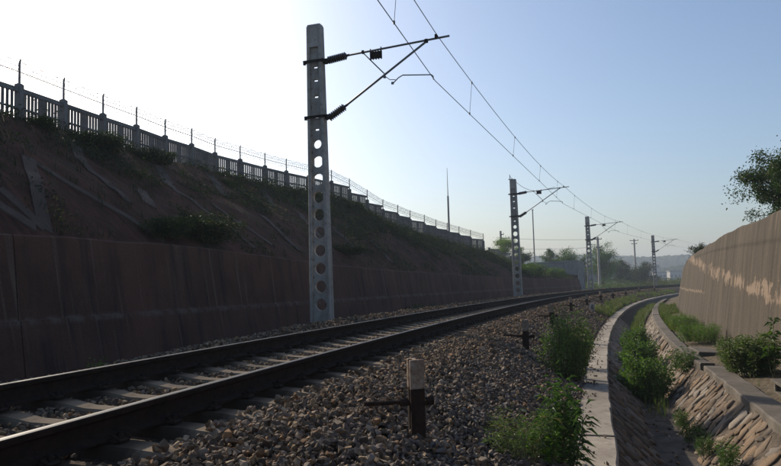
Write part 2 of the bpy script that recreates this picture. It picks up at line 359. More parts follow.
rw_top = lerp([-20, 6, 24, 36, 44, 60], [1.92, 1.92, 1.92, 1.70, 1.50, 1.2])
def z_right(s, o):
    s, o = np.broadcast_arrays(np.asarray(s, float), np.asarray(o, float))
    d = -7.25 - o
    return rw_top(s) - 0.10 + 0.25 * sstep(0, 6, d) + (vnoise(s * 0.7, o * 0.7, 5) - 0.5) * 0.18 * sstep(0.1, 1, d) - 2.5 * sstep(48, 62, s)
def z_bed(s, o):
    """ballast prism: crown between the rails, shoulder, slope to the ditch cap on the right, to the wall foot on the left"""
    s, o = np.broadcast_arrays(np.asarray(s, float), np.asarray(o, float))
    z = np.interp(o, [-3.75, -3.3, -2.5, -1.85, -1.45, -1.1, 1.1, 1.5, 2.05, 2.5, 3.4, 4.9],
                  [-1.0, -0.86, -0.52, -0.305, -0.26, -0.27, -0.27, -0.22, -0.07, -0.16, -0.62, -0.75])
    z = z + np.where((o > 1.2) & (o < 3), np.interp(s, [6.5, 9, 13], [-0.22, -0.10, 0.0]), 0) * sstep(1.2, 1.7, o) * (1 - sstep(2.3, 3, o))
    z = z + o / 1.505 * CANT * (np.abs(o) < 1.9)
    return z + (vnoise(s * 2.1, o * 2.1, 8) - 0.5) * 0.07 * sstep(1.0, 1.6, np.abs(o))

# the ground sheet, to the horizon
def ground_z(x, y):
    s, o = track_so(x, y); r = np.hypot(x, y)
    inside = sstep(-9.5, -8, o) * (1 - sstep(5.5, 7, o)) * sstep(-60, -45, s) * (1 - sstep(150, 170, s))
    left = sstep(5.6, 7.6, o) * (1 - sstep(105, 118, s)) * sstep(-60, -40, s) * (1 - sstep(70, 90, o))
    right = (1 - sstep(-9, -7.6, o)) * (1 - sstep(52, 66, s)) * sstep(-60, -40, s) * sstep(-90, -70, o)
    z = -1.7 - 0.004 * np.clip(r - 60, 0, 500) + (vnoise(x * 0.03, y * 0.03, 4) - 0.5) * 0.8 * sstep(60, 160, r)
    return z - 4.5 * inside - 1.5 * np.maximum(left, right)
def build_ground():
    rad = np.concatenate([np.linspace(0, 60, 31), np.linspace(63, 200, 50), np.geomspace(206, 1080, 34)])
    ang = np.linspace(0, 2 * PI, 241)[:-1]
    Rr, A = np.meshgrid(rad, ang, indexing='ij'); x, y = Rr * np.sin(A) + 20, Rr * np.cos(A) + 40
    v = np.stack([x, y, ground_z(x, y)], -1).reshape(-1, 3); n, m = x.shape
    i = np.arange(n - 1)[:, None] * m + np.arange(m)[None, :]; j = np.arange(n - 1)[:, None] * m + (np.arange(m)[None, :] + 1) % m
    f = np.stack([i, j, j + m, i + m], -1).reshape(-1, 4)[:, ::-1]
    tag(link('ground', np_mesh('ground', v, f, M_ground, True)), 'open earth and rough grass beyond the railway cutting', kind='structure')
build_ground()

bed = sweep('ballast_bed', np.concatenate([np.arange(-16, 40, 0.25), np.arange(40, 170, 0.8)]),
            np.concatenate([np.arange(-3.78, 3.5, 0.14), [3.7, 4.2, 4.95]]), z_bed, M_bed)
tag(bed, 'bed of crushed stone sloping down from the railway line', kind='structure')
slope = sweep('cut_slope', np.concatenate([np.arange(-30, 75, 0.4), np.arange(75, 116, 0.6)]),
              np.concatenate([np.arange(5.4, 17, 0.3), np.geomspace(17.2, 75, 16)]), z_left, M_soil)
tag(slope, 'reddish soil slope of the cutting below the concrete fence', kind='structure')
tp = sweep('terrace', np.arange(-30, 64, 0.6), np.concatenate([-np.geomspace(7.22, 75, 36)])[::-1], z_right, M_verge)
tag(tp, 'earth terrace held up behind the tall streaked wall', kind='structure')

# ------------------------------------------------------------------ ditch
CAPZ_L, CAPZ_R, BEDZ = -0.90, -0.80, -1.52
rc_l = lerp([-12, 9, 13.3, 13.5, 18, 24, 40, 95], [-5.56, -5.56, -5.54, -5.46, -5.38, -5.36, -5.34, -5.34])
rc_r = lerp([-12, 9, 13.3, 13.5, 18, 24, 40, 95], [-5.90, -5.90, -5.88, -5.66, -5.62, -5.66, -5.64, -5.64])
ss_d = np.concatenate([np.arange(-12, 40, 0.5), np.arange(40, 95.1, 1.0)])
db = sweep('ditch_bed', ss_d, np.linspace(-4.98, -4.44, 9),
           lambda s, o: BEDZ + 0.02 * (vnoise(s * 3, o * 5, 9) - 0.5) + 0.10 * sstep(15, 24, s), M_ditchbed)
tag(db, 'silted concrete floor of the drainage ditch', kind='structure')
# bank coordinates: t = 0 at the ditch floor, 1 under the cap
def bankL(s, t): return -4.50 + (0.60) * t + 0 * s, BEDZ - 0.03 + (CAPZ_L - 0.11 - BEDZ + 0.03) * t + 0 * s
def bankR(s, t):
    o0 = -4.92; return o0 + (rc_l(s) - 0.02 - o0) * t, BEDZ - 0.03 + (CAPZ_R - 0.09 - BEDZ + 0.03) * t + 0 * s
def bank_sheet(name, fn, label):
    S, T = np.meshgrid(ss_d, np.linspace(-0.05, 1.0, 8), indexing='ij'); o, z = fn(S, T)
    z = z + 0.012 * (vnoise(S * 6, T * 6, 3) - 0.5)
    x, y = xy(S, o); v = np.stack([x, y, z + G * S], -1).reshape(-1, 3); n, m = S.shape
    i = np.arange(n - 1)[:, None] * m + np.arange(m - 1)[None, :]; f = np.stack([i, i + m, i + m + 1, i + 1], -1).reshape(-1, 4)
    ob = link(name, np_mesh(name, v, f, M_mortar, True, uv=np.stack([S, T], -1).reshape(-1, 2))); tag(ob, label, kind='structure'); return ob
bkL = bank_sheet('ditch_bank_left', bankL, 'shaded stone pitched side of the ditch beneath the pale cap')
bkR = bank_sheet('ditch_bank_right', bankR, 'sunlit stone pitched side of the ditch nearest the tall wall')

def stone_mesh(i):
    r = np.random.default_rng(100 + i); bm = bmesh.new()
    bmesh.ops.create_icosphere(bm, subdivisions=2, radius=1.0)
    e = r.uniform(3.0, 6.5); a = r.uniform(0.8, 1.05)
    for v in bm.verts:                                        # flattened, squarish river stone, 1 x 1 x 1
        c = v.co; k = (abs(c.x) ** e + abs(c.y) ** e + abs(c.z) ** e) ** (-1 / e); v.co = c * k
        n = float(vnoise(c.x * 2.1 + 9 * i, c.y * 2.1 + c.z * 1.5, i)) - 0.5
        v.co *= 1 + 0.75 * n
        v.co.y *= a + 0.25 * float(np.sin(c.x * 2 + i))
    me = bpy.data.meshes.new('stone'); bm.to_mesh(me); bm.free()
    for p in me.polygons: p.use_smooth = True
    me.materials.append(M_stone); return me
STONES = [stone_mesh(i) for i in range(10)]
def stone_layout(fn, s0, s1, seed, lean, cw=(0.085, 0.17), tilt=0.0):
    """(matrix) list: columns up the bank, each of a few long stones laid on edge"""
    r = np.random.default_rng(seed); res = []; s = s0
    while s < s1:
        w = r.uniform(*cw) * (1.5 if r.random() < 0.2 else 1.0); t = -r.uniform(0, 0.3)
        while t < 0.97:
            lt = r.choice([r.uniform(0.10, 0.18), r.uniform(0.16, 0.28), r.uniform(0.26, 0.40)]); tc = t + lt / 2
            if 0.02 < tc < 0.985:
                sc = s + lean * (tc - 0.5) + r.normal(0, 0.012)
                o, z = fn(np.array(sc), np.array(tc)); o2, z2 = fn(np.array(sc + lean * 0.1), np.array(tc + 0.1))
                c = PV(sc, float(o), float(z)); d = (PV(sc + lean * 0.1, float(o2), float(z2)) - c)
                ex = d.normalized(); L = d.length / 0.1 * lt / 2
                tg = PV(sc + 0.05, float(o), float(z)) - c
                ez = ex.cross(tg).normalized()
                if ez.z < 0: ez = -ez
                ey = ez.cross(ex).normalized()
                a = r.normal(0, 0.30) + tilt; ex, ey = ex * math.cos(a) + ey * math.sin(a), ey * math.cos(a) - ex * math.sin(a)
                hh = r.uniform(0.018, 0.036)
                mm = Matrix((ex * L * r.uniform(0.74, 0.98), ey * w * 0.5 * r.uniform(0.66, 0.98), ez * hh)).transposed().to_4x4()
                mm.translation = c + ez * r.uniform(-0.020, 0.012); res.append(mm)
            t += lt
        s += w
    return res
def lay_stones(parent, mats, near_key, limit=296):
    mats = sorted(mats, key=near_key); r = np.random.default_rng(5)
    for mm in mats[:limit]:
        o = bpy.data.objects.new('stone', STONES[int(r.integers(10))]); col.objects.link(o); o.parent = parent; o.matrix_world = mm
    V = []; Fc = []; n = 0
    for mm in mats[limit:]:
        me = STONES[int(r.integers(10))]; key = me.name
        if key not in _sc:
            co = np.zeros(len(me.vertices) * 3); me.vertices.foreach_get('co', co)
            li = np.zeros(len(me.loops), np.int32); me.loops.foreach_get('vertex_index', li); _sc[key] = (co.reshape(-1, 3), li.reshape(-1, 3))
        co, fi = _sc[key]; A = np.array(mm); V.append(co @ A[:3, :3].T + A[:3, 3]); Fc.append(fi + n); n += len(co)
    if V:
        o = link('stone_pitching', np_mesh('stone_pitching', np.concatenate(V), np.concatenate(Fc), M_stone, True), parent); tag(o, kind='stuff')
_sc = {}
camv = Vector((0, 0, CAM_H))
def vis_key(mm):                                              # stones that show: in front of the camera, nearest first
    c = mm.translation; d = (c - camv); f = d.dot(cF)
    if f < 1: return 1e6
    py = 233 - F_PX * d.dot(cU2) / f; px = 390.5 + F_PX * d.dot(cR2) / f
    return d.length + (500 if (py > 474 or px > 792) else 0)
lay_stones(bkR, stone_layout(bankR, 2.5, 34, 21, 0.22, (0.10, 0.22)), vis_key)
lay_stones(bkL, stone_layout(bankL, 2.5, 34, 22, 0.30, (0.07, 0.14)), vis_key)

def cap_run(parent, s0, s1, step, lo, ro, ztop, th_, mat, seed):
    r = random.Random(seed); s = s0
    while s < s1:
        e = min(s + step * r.uniform(0.8, 1.25), s1); dz = r.uniform(-0.008, 0.008); n = max(3, int((e - s) / 0.35) + 1)
        jit = [r.uniform(-0.013, 0.013) for _ in range(400)]
        def prof(q, dz=dz, jit=jit, s=s):
            k = int((q - s) / 0.2) % 380; a, b = lo(q) + jit[k], ro(q) + jit[k + 7]
            c = 0.018; z = ztop + dz + jit[k + 3] * 0.3
            return [(a, ztop - th_), (a, z - c), (a - c, z), (b + c, z), (b, z - c), (b, ztop - th_)]
        o = prism('cap_slab', np.linspace(s + 0.008, e - 0.008, n), prof, mat, parent); s = e
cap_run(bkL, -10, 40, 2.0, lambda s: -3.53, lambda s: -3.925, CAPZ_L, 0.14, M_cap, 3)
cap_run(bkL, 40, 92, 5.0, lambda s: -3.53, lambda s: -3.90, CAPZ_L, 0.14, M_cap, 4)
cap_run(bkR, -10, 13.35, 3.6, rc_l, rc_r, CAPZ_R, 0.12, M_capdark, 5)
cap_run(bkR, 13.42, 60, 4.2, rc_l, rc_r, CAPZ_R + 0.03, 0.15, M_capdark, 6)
vg = sweep('verge', np.concatenate([np.arange(-12, 40, 0.4), np.arange(40, 92, 1.0)]), np.linspace(-6.75, -5.56, 9),
           lambda s, o: -0.86 + 0.10 * sstep(-5.9, -6.6, o) + 0.05 * (vnoise(s * 2, o * 3, 6) - 0.5), M_verge)
tag(vg, 'strip of soil between the ditch and the tall wall', kind='structure')

# ------------------------------------------------------------------ walls
def wall_thing(name, label, cat, segs, prof, mat, step=0.5, part='panel', base=None):
    e = empty(name, PV(*(base or (segs[0][0], 0, 0)))); tag(e, label, cat)
    inv = Matrix.Translation(-e.location)
    for a, b in segs:
        o = prism(part, np.linspace(a + 0.012, b - 0.012, max(3, int((b - a) / step))), prof, mat, e); o.matrix_parent_inverse = inv
    return e
def lw_prof(s):
    z = float(lw_top(s)) + 0.03 * float(vnoise(s * 0.8, 3, 2) - 0.5); w = 0.012 * float(vnoise(s * 1.7, 1, 4) - 0.5)
    return [(4.72 + w, -1.05), (4.885 + w, 0.300), (4.887 + w, 0.315), (4.925 + w, 0.325), (4.93 + w, 0.345), (5.06 + w, z - 0.03), (5.09, z), (5.46, z - 0.02), (5.5, -1.05)]
wall_thing('retaining_wall', 'long dark red brown concrete retaining wall at the foot of the cut slope', 'wall',
           [(-24, -11.4), (-11.4, -1.4), (-1.4, 8.75), (8.75, 18.6), (18.6, 28.4), (28.4, 38.5), (38.5, 48.6), (48.6, 58.7), (58.7, LW_END)], lw_prof, M_lwall, base=(8, 4.9, -1.0))
def rw_prof(s):
    z = float(rw_top(s)) + 0.10 * float(vnoise(s * 0.55, 7, 3) - 0.5) + 0.03 * float(vnoise(s * 3, 7, 9) - 0.5); w = 0.03 * float(vnoise(s * 0.5, 2, 4) - 0.5)
    pts = [(-6.56 + w, -1.1)]
    for k in range(1, 9):
        t = k / 8; pts.append((-6.56 + w - 0.50 * t + 0.012 * float(vnoise(s * 1.3, t * 5, 12) - 0.5), -1.1 + (z + 1.1) * t - (0.05 if k == 8 else 0)))
    return pts + [(-7.11, z), (-7.32, z - 0.02), (-7.4, -1.1)]
wall_thing('tall_wall', 'tall battered wall with brown vertical streaks and pale worn patches', 'wall',
           [(-14, 2), (2, 12.1), (12.1, 22.0), (22.0, 32), (32, 46), (46, 60)], rw_prof, M_rwall, 0.33, base=(15, -6.8, -1.0))
# wing wall at the far end of the cutting
e = empty('wing_wall', PV(80.5, 5.5, -1)); tag(e, 'pale grey concrete wing wall closing the far end of the cutting', 'wall'); inv = Matrix.Translation(-e.location)
for nm, ss, pr in (('front_face', [80, 80.6], [(5.42, -1.2), (5.42, 3.12), (11.2, 3.02), (11.2, -1.2)]), ('side_face', np.linspace(80.62, 83.5, 4), [(5.43, -1.2), (5.43, 3.10), (5.9, 3.1), (5.9, -1.2)]),
                   ('coping', [79.95, 80.7], [(5.36, 3.125), (5.36, 3.24), (11.2, 3.14), (11.2, 3.025)])):
    o = prism(nm, ss, pr, M_wing, e); o.matrix_parent_inverse = inv

# concrete ribs draped on the cut slope, traced where they lie
def slope_hit(px, py):
    d = pix_ray(px, py); t = 6.0
    while t < 90:
        q = camv + d * t; s, o = track_so(q.x, q.y)
        if o > 5.4 and q.z - G * s < float(z_left(s, o)): return float(s), float(o)
        t += 0.06
    return None
RIBS = [((28, 158), (45, 231), 0.26), ((28, 160), (165, 243), 0.16), ((0, 190), (45, 231), 0.2), ((0, 208), (36, 231), 0.2), ((74, 141), (81, 161), 0.30), ((81, 161), (128, 203), 0.22),
        ((155, 160), (171, 188), 0.34), ((171, 188), (255, 249), 0.2), ((210, 175), (225, 197), 0.36), ((263, 190), (273, 208), 0.30), ((289, 190), (308, 206), 0.3),
        ((212, 205), (272, 246), 0.2), ((261, 216), (300, 252), 0.26), ((140, 190), (150, 206), 0.34), ((331, 226), (362, 256), 0.3), ((371, 241), (392, 263), 0.3), ((300, 214), (330, 250), 0.26)]
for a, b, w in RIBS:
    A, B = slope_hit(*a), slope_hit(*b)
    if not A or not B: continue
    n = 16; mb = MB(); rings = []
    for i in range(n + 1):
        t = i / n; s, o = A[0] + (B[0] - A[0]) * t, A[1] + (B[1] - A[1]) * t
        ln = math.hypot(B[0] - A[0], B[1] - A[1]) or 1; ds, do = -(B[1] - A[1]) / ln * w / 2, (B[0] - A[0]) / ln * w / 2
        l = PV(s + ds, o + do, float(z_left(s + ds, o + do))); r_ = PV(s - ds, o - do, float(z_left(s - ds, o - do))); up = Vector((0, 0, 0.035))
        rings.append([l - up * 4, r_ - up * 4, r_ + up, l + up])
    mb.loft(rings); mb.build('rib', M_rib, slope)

# ------------------------------------------------------------------ railway track
track = empty('railway_track', PV(0, 0, 0)); tag(track, 'single curving railway track on concrete sleepers', 'track'); tinv = Matrix.Translation(-track.location)
def rail_prof():
    h = [(-0.075, -0.176), (-0.075, -0.164), (-0.03, -0.150), (-0.010, -0.135), (-0.00825, -0.06), (-0.014, -0.050), (-0.0355, -0.040), (-0.0365, -0.012), (-0.030, -0.003), (-0.012, 0.0)]
    return h + [(-x, z) for x, z in h[::-1]]
def build_rail(off, dz):
    ss = np.concatenate([np.arange(-18, 60, 0.5), np.arange(60, 176, 1.0)]); pr = np.array(rail_prof()); pr[:, 0] *= -1; pr[:, 1] += dz + 0.0
    v = []; m = len(pr)
    for s in ss:
        x, y = xy(s, off + pr[:, 0]); v.append(np.stack([x, y, pr[:, 1] + G * s], -1))
    v = np.concatenate(v); n = len(ss); i = np.arange(n - 1)[:, None] * m; k = np.arange(m)[None, :]; k2 = (k + 1) % m
    f = np.stack([i + k, i + m + k, i + m + k2, i + k2], -1).reshape(-1, 4)
    me = np_mesh('rail', v, f, M_rail, False); me.materials.append(M_railtop)
    idx = np.tile((np.arange(m) >= 8) & (np.arange(m) <= 10), n - 1).astype(np.int32); me.polygons.foreach_set('material_index', idx); me.update()
    bm = bmesh.new(); bm.from_mesh(me); bmesh.ops.recalc_face_normals(bm, faces=bm.faces); bm.to_mesh(me); bm.free()
    o = link('rail', me, track); o.matrix_parent_inverse = tinv
build_rail(0.7525, CANT / 2); build_rail(-0.7525, -CANT / 2)
def sleeper_mesh():
    xs = [-1.25, -1.20, -1.0, -0.75, -0.5, -0.3, 0, 0.3, 0.5, 0.75, 1.0, 1.20, 1.25]; rings = []
    for x in xs:
        a = abs(x); top = np.interp(a, [0, 0.3, 0.52, 0.62, 0.9, 1.2, 1.25], [-0.045, -0.043, -0.012, 0, 0, -0.02, -0.03]); wt = np.interp(a, [0, 0.4, 0.75, 1.25], [0.078, 0.08, 0.088, 0.09])
        wb = np.interp(a, [0, 0.75, 1.25], [0.125, 0.15, 0.16]); b = -0.22 if a < 1.24 else -0.20
        rings.append([(x, -wb, b), (x, wb, b), (x, wt + 0.012, top - 0.02), (x, wt, top), (x, -wt, top), (x, -wt - 0.012, top - 0.02)])
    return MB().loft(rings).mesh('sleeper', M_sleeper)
def clip_mesh():
    mb = MB()
    for sgn in (1,):
        mb.box(sgn * 0.115 - 0.035, sgn * 0.115 + 0.035, -0.055, 0.055, 0, 0.022, ch=0.006)
        mb.tube([(sgn * 0.15, -0.05, 0.02), (sgn * 0.11, -0.055, 0.045), (sgn * 0.065, -0.03, 0.04), (sgn * 0.10, 0.0, 0.06), (sgn * 0.065, 0.03, 0.04), (sgn * 0.11, 0.055, 0.045), (sgn * 0.15, 0.05, 0.02)], 0.008, 6)
        mb.tube([(sgn * 0.115, 0, 0.02), (sgn * 0.115, 0, 0.062)], 0.012, 6); mb.tube([(sgn * 0.115, 0, 0.036), (sgn * 0.115, 0, 0.052)], 0.020, 6)
    return mb.mesh('rail_fastening', M_dark)
SLM, CLM = sleeper_mesh(), clip_mesh(); SLP = 0.578; sl_s = []
s = -9.0; k = 0
while s < 120:
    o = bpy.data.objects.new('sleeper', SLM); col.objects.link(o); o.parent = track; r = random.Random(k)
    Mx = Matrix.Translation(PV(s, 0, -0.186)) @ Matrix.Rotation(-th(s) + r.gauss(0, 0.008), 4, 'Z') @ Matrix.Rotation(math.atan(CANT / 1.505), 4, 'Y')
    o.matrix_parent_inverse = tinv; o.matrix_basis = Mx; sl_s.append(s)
    if 0 < s < 26:
        for x in (-0.7525, 0.7525):
            c = bpy.data.objects.new('rail_fastening', CLM); col.objects.link(c); c.parent = o; c.location = (x, 0, 0.002)
            c = bpy.data.objects.new('rail_fastening', CLM); col.objects.link(c); c.parent = o; c.location = (x, 0, 0.002); c.rotation_euler = (0, 0, PI)
    s += SLP + r.gauss(0, 0.006); k += 1
sl_s = np.array(sl_s)

# loose ballast stones, one mass
def rock_variants(n):
    out_ = []
    for i in range(n):
        r = np.random.default_rng(500 + i); bm = bmesh.new(); pts = r.normal(size=(int(r.integers(9, 13)), 3)); pts /= np.linalg.norm(pts, axis=1)[:, None]
        pts *= r.uniform(0.8, 1.12, (len(pts), 1)) * np.array([1.0, r.uniform(0.65, 0.95), r.uniform(0.5, 0.8)])
        for q in pts: bm.verts.new(q)
        bmesh.ops.convex_hull(bm, input=bm.verts); bmesh.ops.triangulate(bm, faces=bm.faces)
        bm.verts.ensure_lookup_table(); bm.verts.index_update()
        loose = [v for v in bm.verts if not v.link_faces]; bmesh.ops.delete(bm, geom=loose, context='VERTS'); bm.verts.index_update()
        out_.append((np.array([v.co[:] for v in bm.verts]), np.array([[v.index for v in f.verts] for f in bm.faces]))); bm.free()
    return out_
ROCKS = rock_variants(14)
PAL = np.array([(0.15, 0.118, 0.092), (0.21, 0.165, 0.122), (0.11, 0.088, 0.072), (0.27, 0.195, 0.12), (0.20, 0.165, 0.14), (0.33, 0.265, 0.20), (0.10, 0.08, 0.068), (0.24, 0.15, 0.085), (0.17, 0.14, 0.12)])
def rocks(name, S_, O_, Z_, size, seed, pal=PAL):
    r = np.random.default_rng(seed); n = len(S_); V = []; Fc = []; C = []; base = 0
    x, y = xy(S_, O_); pos = np.stack([x, y, Z_ + G * S_], -1); which = r.integers(0, len(ROCKS), n)
    q = r.normal(size=(n, 4)); q /= np.linalg.norm(q, axis=1)[:, None]; w_, a, b, c = q.T
    Rm = np.stack([1 - 2 * (b * b + c * c), 2 * (a * b - c * w_), 2 * (a * c + b * w_), 2 * (a * b + c * w_), 1 - 2 * (a * a + c * c), 2 * (b * c - a * w_),
                   2 * (a * c - b * w_), 2 * (b * c + a * w_), 1 - 2 * (a * a + b * b)], -1).reshape(n, 3, 3)
    colr = pal[r.integers(0, len(pal), n)] * r.uniform(0.65, 1.3, (n, 1))
    wm = (sstep(-2.6, -1.6, O_) * 0.9)[:, None]; colr = colr * (1 + wm * np.array([[0.08, -0.02, -0.16]]))
    for k_, (rv, rf) in enumerate(ROCKS):
        m = np.where(which == k_)[0]
        if not len(m): continue
        vv = np.einsum('nij,vj->nvi', Rm[m], rv) * size[m][:, None, None] + pos[m][:, None, :]
        V.append(vv.reshape(-1, 3)); Fc.append((rf[None] + (np.arange(len(m)) * len(rv))[:, None, None]).reshape(-1, 3) + base); base += len(m) * len(rv)
        C.append(np.repeat(colr[m], len(rv), 0))
    return np_mesh(name, np.concatenate(V), np.concatenate(Fc), M_ballast, False, np.concatenate(C))
def scatter(s0, s1, o0, o1, dens, r):
    n = int((s1 - s0) * (o1 - o0) * dens); return r.uniform(s0, s1, n), r.uniform(o0, o1, n)
r = np.random.default_rng(31); Ss, Os, Sz = [], [], []
for s0, s1, o0, o1, dens, a, b in ((-8, 2, -3.5, -1.05, 160, 0.03, 0.045), (2, 14, -3.52, -1.02, 800, 0.021, 0.040), (14, 30, -3.5, -1.02, 330, 0.026, 0.044), (30, 90, -3.5, -1.02, 70, 0.035, 0.06),
                                   (2, 14, -0.66, 0.66, 620, 0.020, 0.034), (14, 34, -0.66, 0.66, 260, 0.024, 0.036), (3, 30, 0.86, 3.0, 190, 0.025, 0.046), (30, 90, 0.86, 2.8, 60, 0.03, 0.055)):
    a_, b_ = scatter(s0, s1, o0, o1, dens, r); Ss.append(a_); Os.append(b_); Sz.append(r.uniform(a, b, len(a_)) * np.where(r.random(len(a_)) < 0.12, 1.35, 1.0))
Ss, Os, Sz = map(np.concatenate, (Ss, Os, Sz))
dsl = np.abs(Ss[:, None] - sl_s[None, :]).min(1); onsl = (dsl < 0.10) & (np.abs(Os) < 1.25)
foot = (np.abs(np.abs(Os) - 0.7525) < 0.085)
crib = np.abs(Os) < 0.72; sparse = (np.abs(Os) < 0.72) & (r.random(len(Ss)) < np.where(vnoise(Ss * 0.7, Os, 3) > 0.5, 0.05, 0.35))
endsl = onsl & (np.abs(Os) > 1.12) & (r.random(len(Ss)) < 0.45)
keep = (~onsl | endsl) & ~foot & ~sparse
Ss, Os, Sz = Ss[keep], Os[keep], Sz[keep]
Zs = z_bed(Ss, Os) + Sz * r.uniform(-0.15, 0.75, len(Ss)) + np.where((np.abs(Os) < 0.72), 0.01, 0) + np.where(np.abs(Os) > 1.12, 0.02, 0)
onsl2 = (np.abs(Ss[:, None] - sl_s[None, :]).min(1) < 0.10) & (np.abs(Os) < 1.25); Zs = np.where(onsl2, -0.20 + Os / 1.505 * CANT + Sz * 0.5, Zs)
nsp = 420; sp_s = r.uniform(6, 34, nsp); sp_o = -3.50 - np.abs(r.normal(0, 0.13, nsp)); sp_o = np.maximum(sp_o, -3.88); sp_z = r.uniform(0.010, 0.030, nsp)   # spilled on the ditch cap
Ss, Os, Sz, Zs = np.concatenate([Ss, sp_s]), np.concatenate([Os, sp_o]), np.concatenate([Sz, sp_z]), np.concatenate([Zs, CAPZ_L + sp_z * 0.5])
nsp = 260; sp_s = r.uniform(4, 30, nsp); sp_o = r.uniform(-4.92, -4.5, nsp); sp_z = r.uniform(0.012, 0.045, nsp)                                          # fallen into the ditch
Ss, Os, Sz, Zs = np.concatenate([Ss, sp_s]), np.concatenate([Os, sp_o]), np.concatenate([Sz, sp_z]), np.concatenate([Zs, BEDZ + sp_z * 0.4])
gb = link('ballast_stones', rocks('ballast_stones', Ss, Os, Zs, Sz, 77)); tag(gb, 'loose angular brown and grey track ballast stones', 'ballast', kind='stuff')

# ------------------------------------------------------------------ overhead line masts
def mast_post_mesh(H, wt, wb, holes, slots, z0=-0.8):
    """tapered post with flanges left and right and a pierced web between them; x across the track"""
    mb = MB(); hw = lambda z: (wb + (wt - wb) * (z / H)) / 2; fl = 0.085; dp = 0.13
    for sg in (-1, 1):
        rings = []
        for z, c in ((z0, 0), (H - 0.06, 0), (H, 0.02)):
            a, b = sg * hw(z) - sg * c, sg * (hw(z) - fl)
            q = [(a, -dp + c + 0.02, z), (a, dp - c - 0.02, z), (a - sg * 0.02, dp - c, z), (b, dp - c, z), (b, -dp + c, z), (a - sg * 0.02, -dp + c, z)]
            rings.append(q if sg < 0 else q[::-1])
        mb.loft(rings)
    t = 0.045
    cells = sorted([(z, r_, r_) for z, r_ in holes] + [(z, 0.065, 0.03) for z in slots]); zs = [z0]
    for i in range(len(cells) - 1): zs.append((cells[i][0] + cells[i][2] + cells[i + 1][0] - cells[i + 1][2]) / 2)
    zs.append(H)
    for i, (zc, rx, rz) in enumerate(cells):
        a0, a1 = zs[i], zs[i + 1]; N = 24; out1 = []; in1 = []
        for k in range(N):
            an = 2 * PI * (k + 0.5) / N; c, s_ = math.cos(an), math.sin(an)
            if rx != rz: ix, iz = max(-1, min(1, c * 1.5)) * rx, max(-1, min(1, s_ * 1.5)) * rz
            else: ix, iz = c * rx, s_ * rz
            w = hw(zc) - fl + 0.004
            m_ = max(abs(c), abs(s_)); qx, qz = c / m_, s_ / m_
            zz = zc + qz * (a1 - zc if qz > 0 else zc - a0); out1.append((qx * (hw(zz) - fl + 0.004), zz)); in1.append((ix, zc + iz))
        v = [(x, -t, z) for x, z in out1] + [(x, -t, z) for x, z in in1] + [(x, t, z) for x, z in out1] + [(x, t, z) for x, z in in1]; f = []
        for k in range(N):
            n = (k + 1) % N; f += [(k, n, N + n, N + k), (2 * N + k, 3 * N + k, 3 * N + n, 2 * N + n), (N + k, N + n, 3 * N + n, 3 * N + k)]
        mb.add(v, f)
    hx = hw(H) - 0.01; mb.box(-hw(H - .5) + fl, hw(H - .5) - fl, -dp + 0.01, dp - 0.01, H - 0.62, H - 0.005)
    return mb.mesh('post', M_mast)
HM = 7.73
hl = [(0.30 + 0.468 * k, 0.155) for k in range(10)]; sl = [4.78 + 0.12, 5.22, 5.78, 6.22, 6.58]
POSTM = mast_post_mesh(HM, 0.41, 0.59, hl[:-1] + [(hl[-1][0], 0.12)], sl)
def insul_mesh():
    mb = MB(); pts = []; rr = []
    L = 0.52; n = 9
    for i in range(n * 4 + 1):
        pts.append((0.0, 0.0, L * i / (n * 4))); rr.append(0.105 if i % 4 in (1, 2) else 0.07)
    mb.tube(pts, rr, 10); mb.tube([(0, 0, -0.07), (0, 0, 0.0)], 0.03, 8); mb.tube([(0, 0, L), (0, 0, L + 0.09)], 0.034, 8); return mb.mesh('insulator', M_insul)
INSM = insul_mesh()
def place_between(o, a, b, parent):
    a, b = Vector(a), Vector(b); o.parent = parent; o.location = a; o.rotation_euler = (b - a).to_track_quat('Z', 'Y').to_euler()
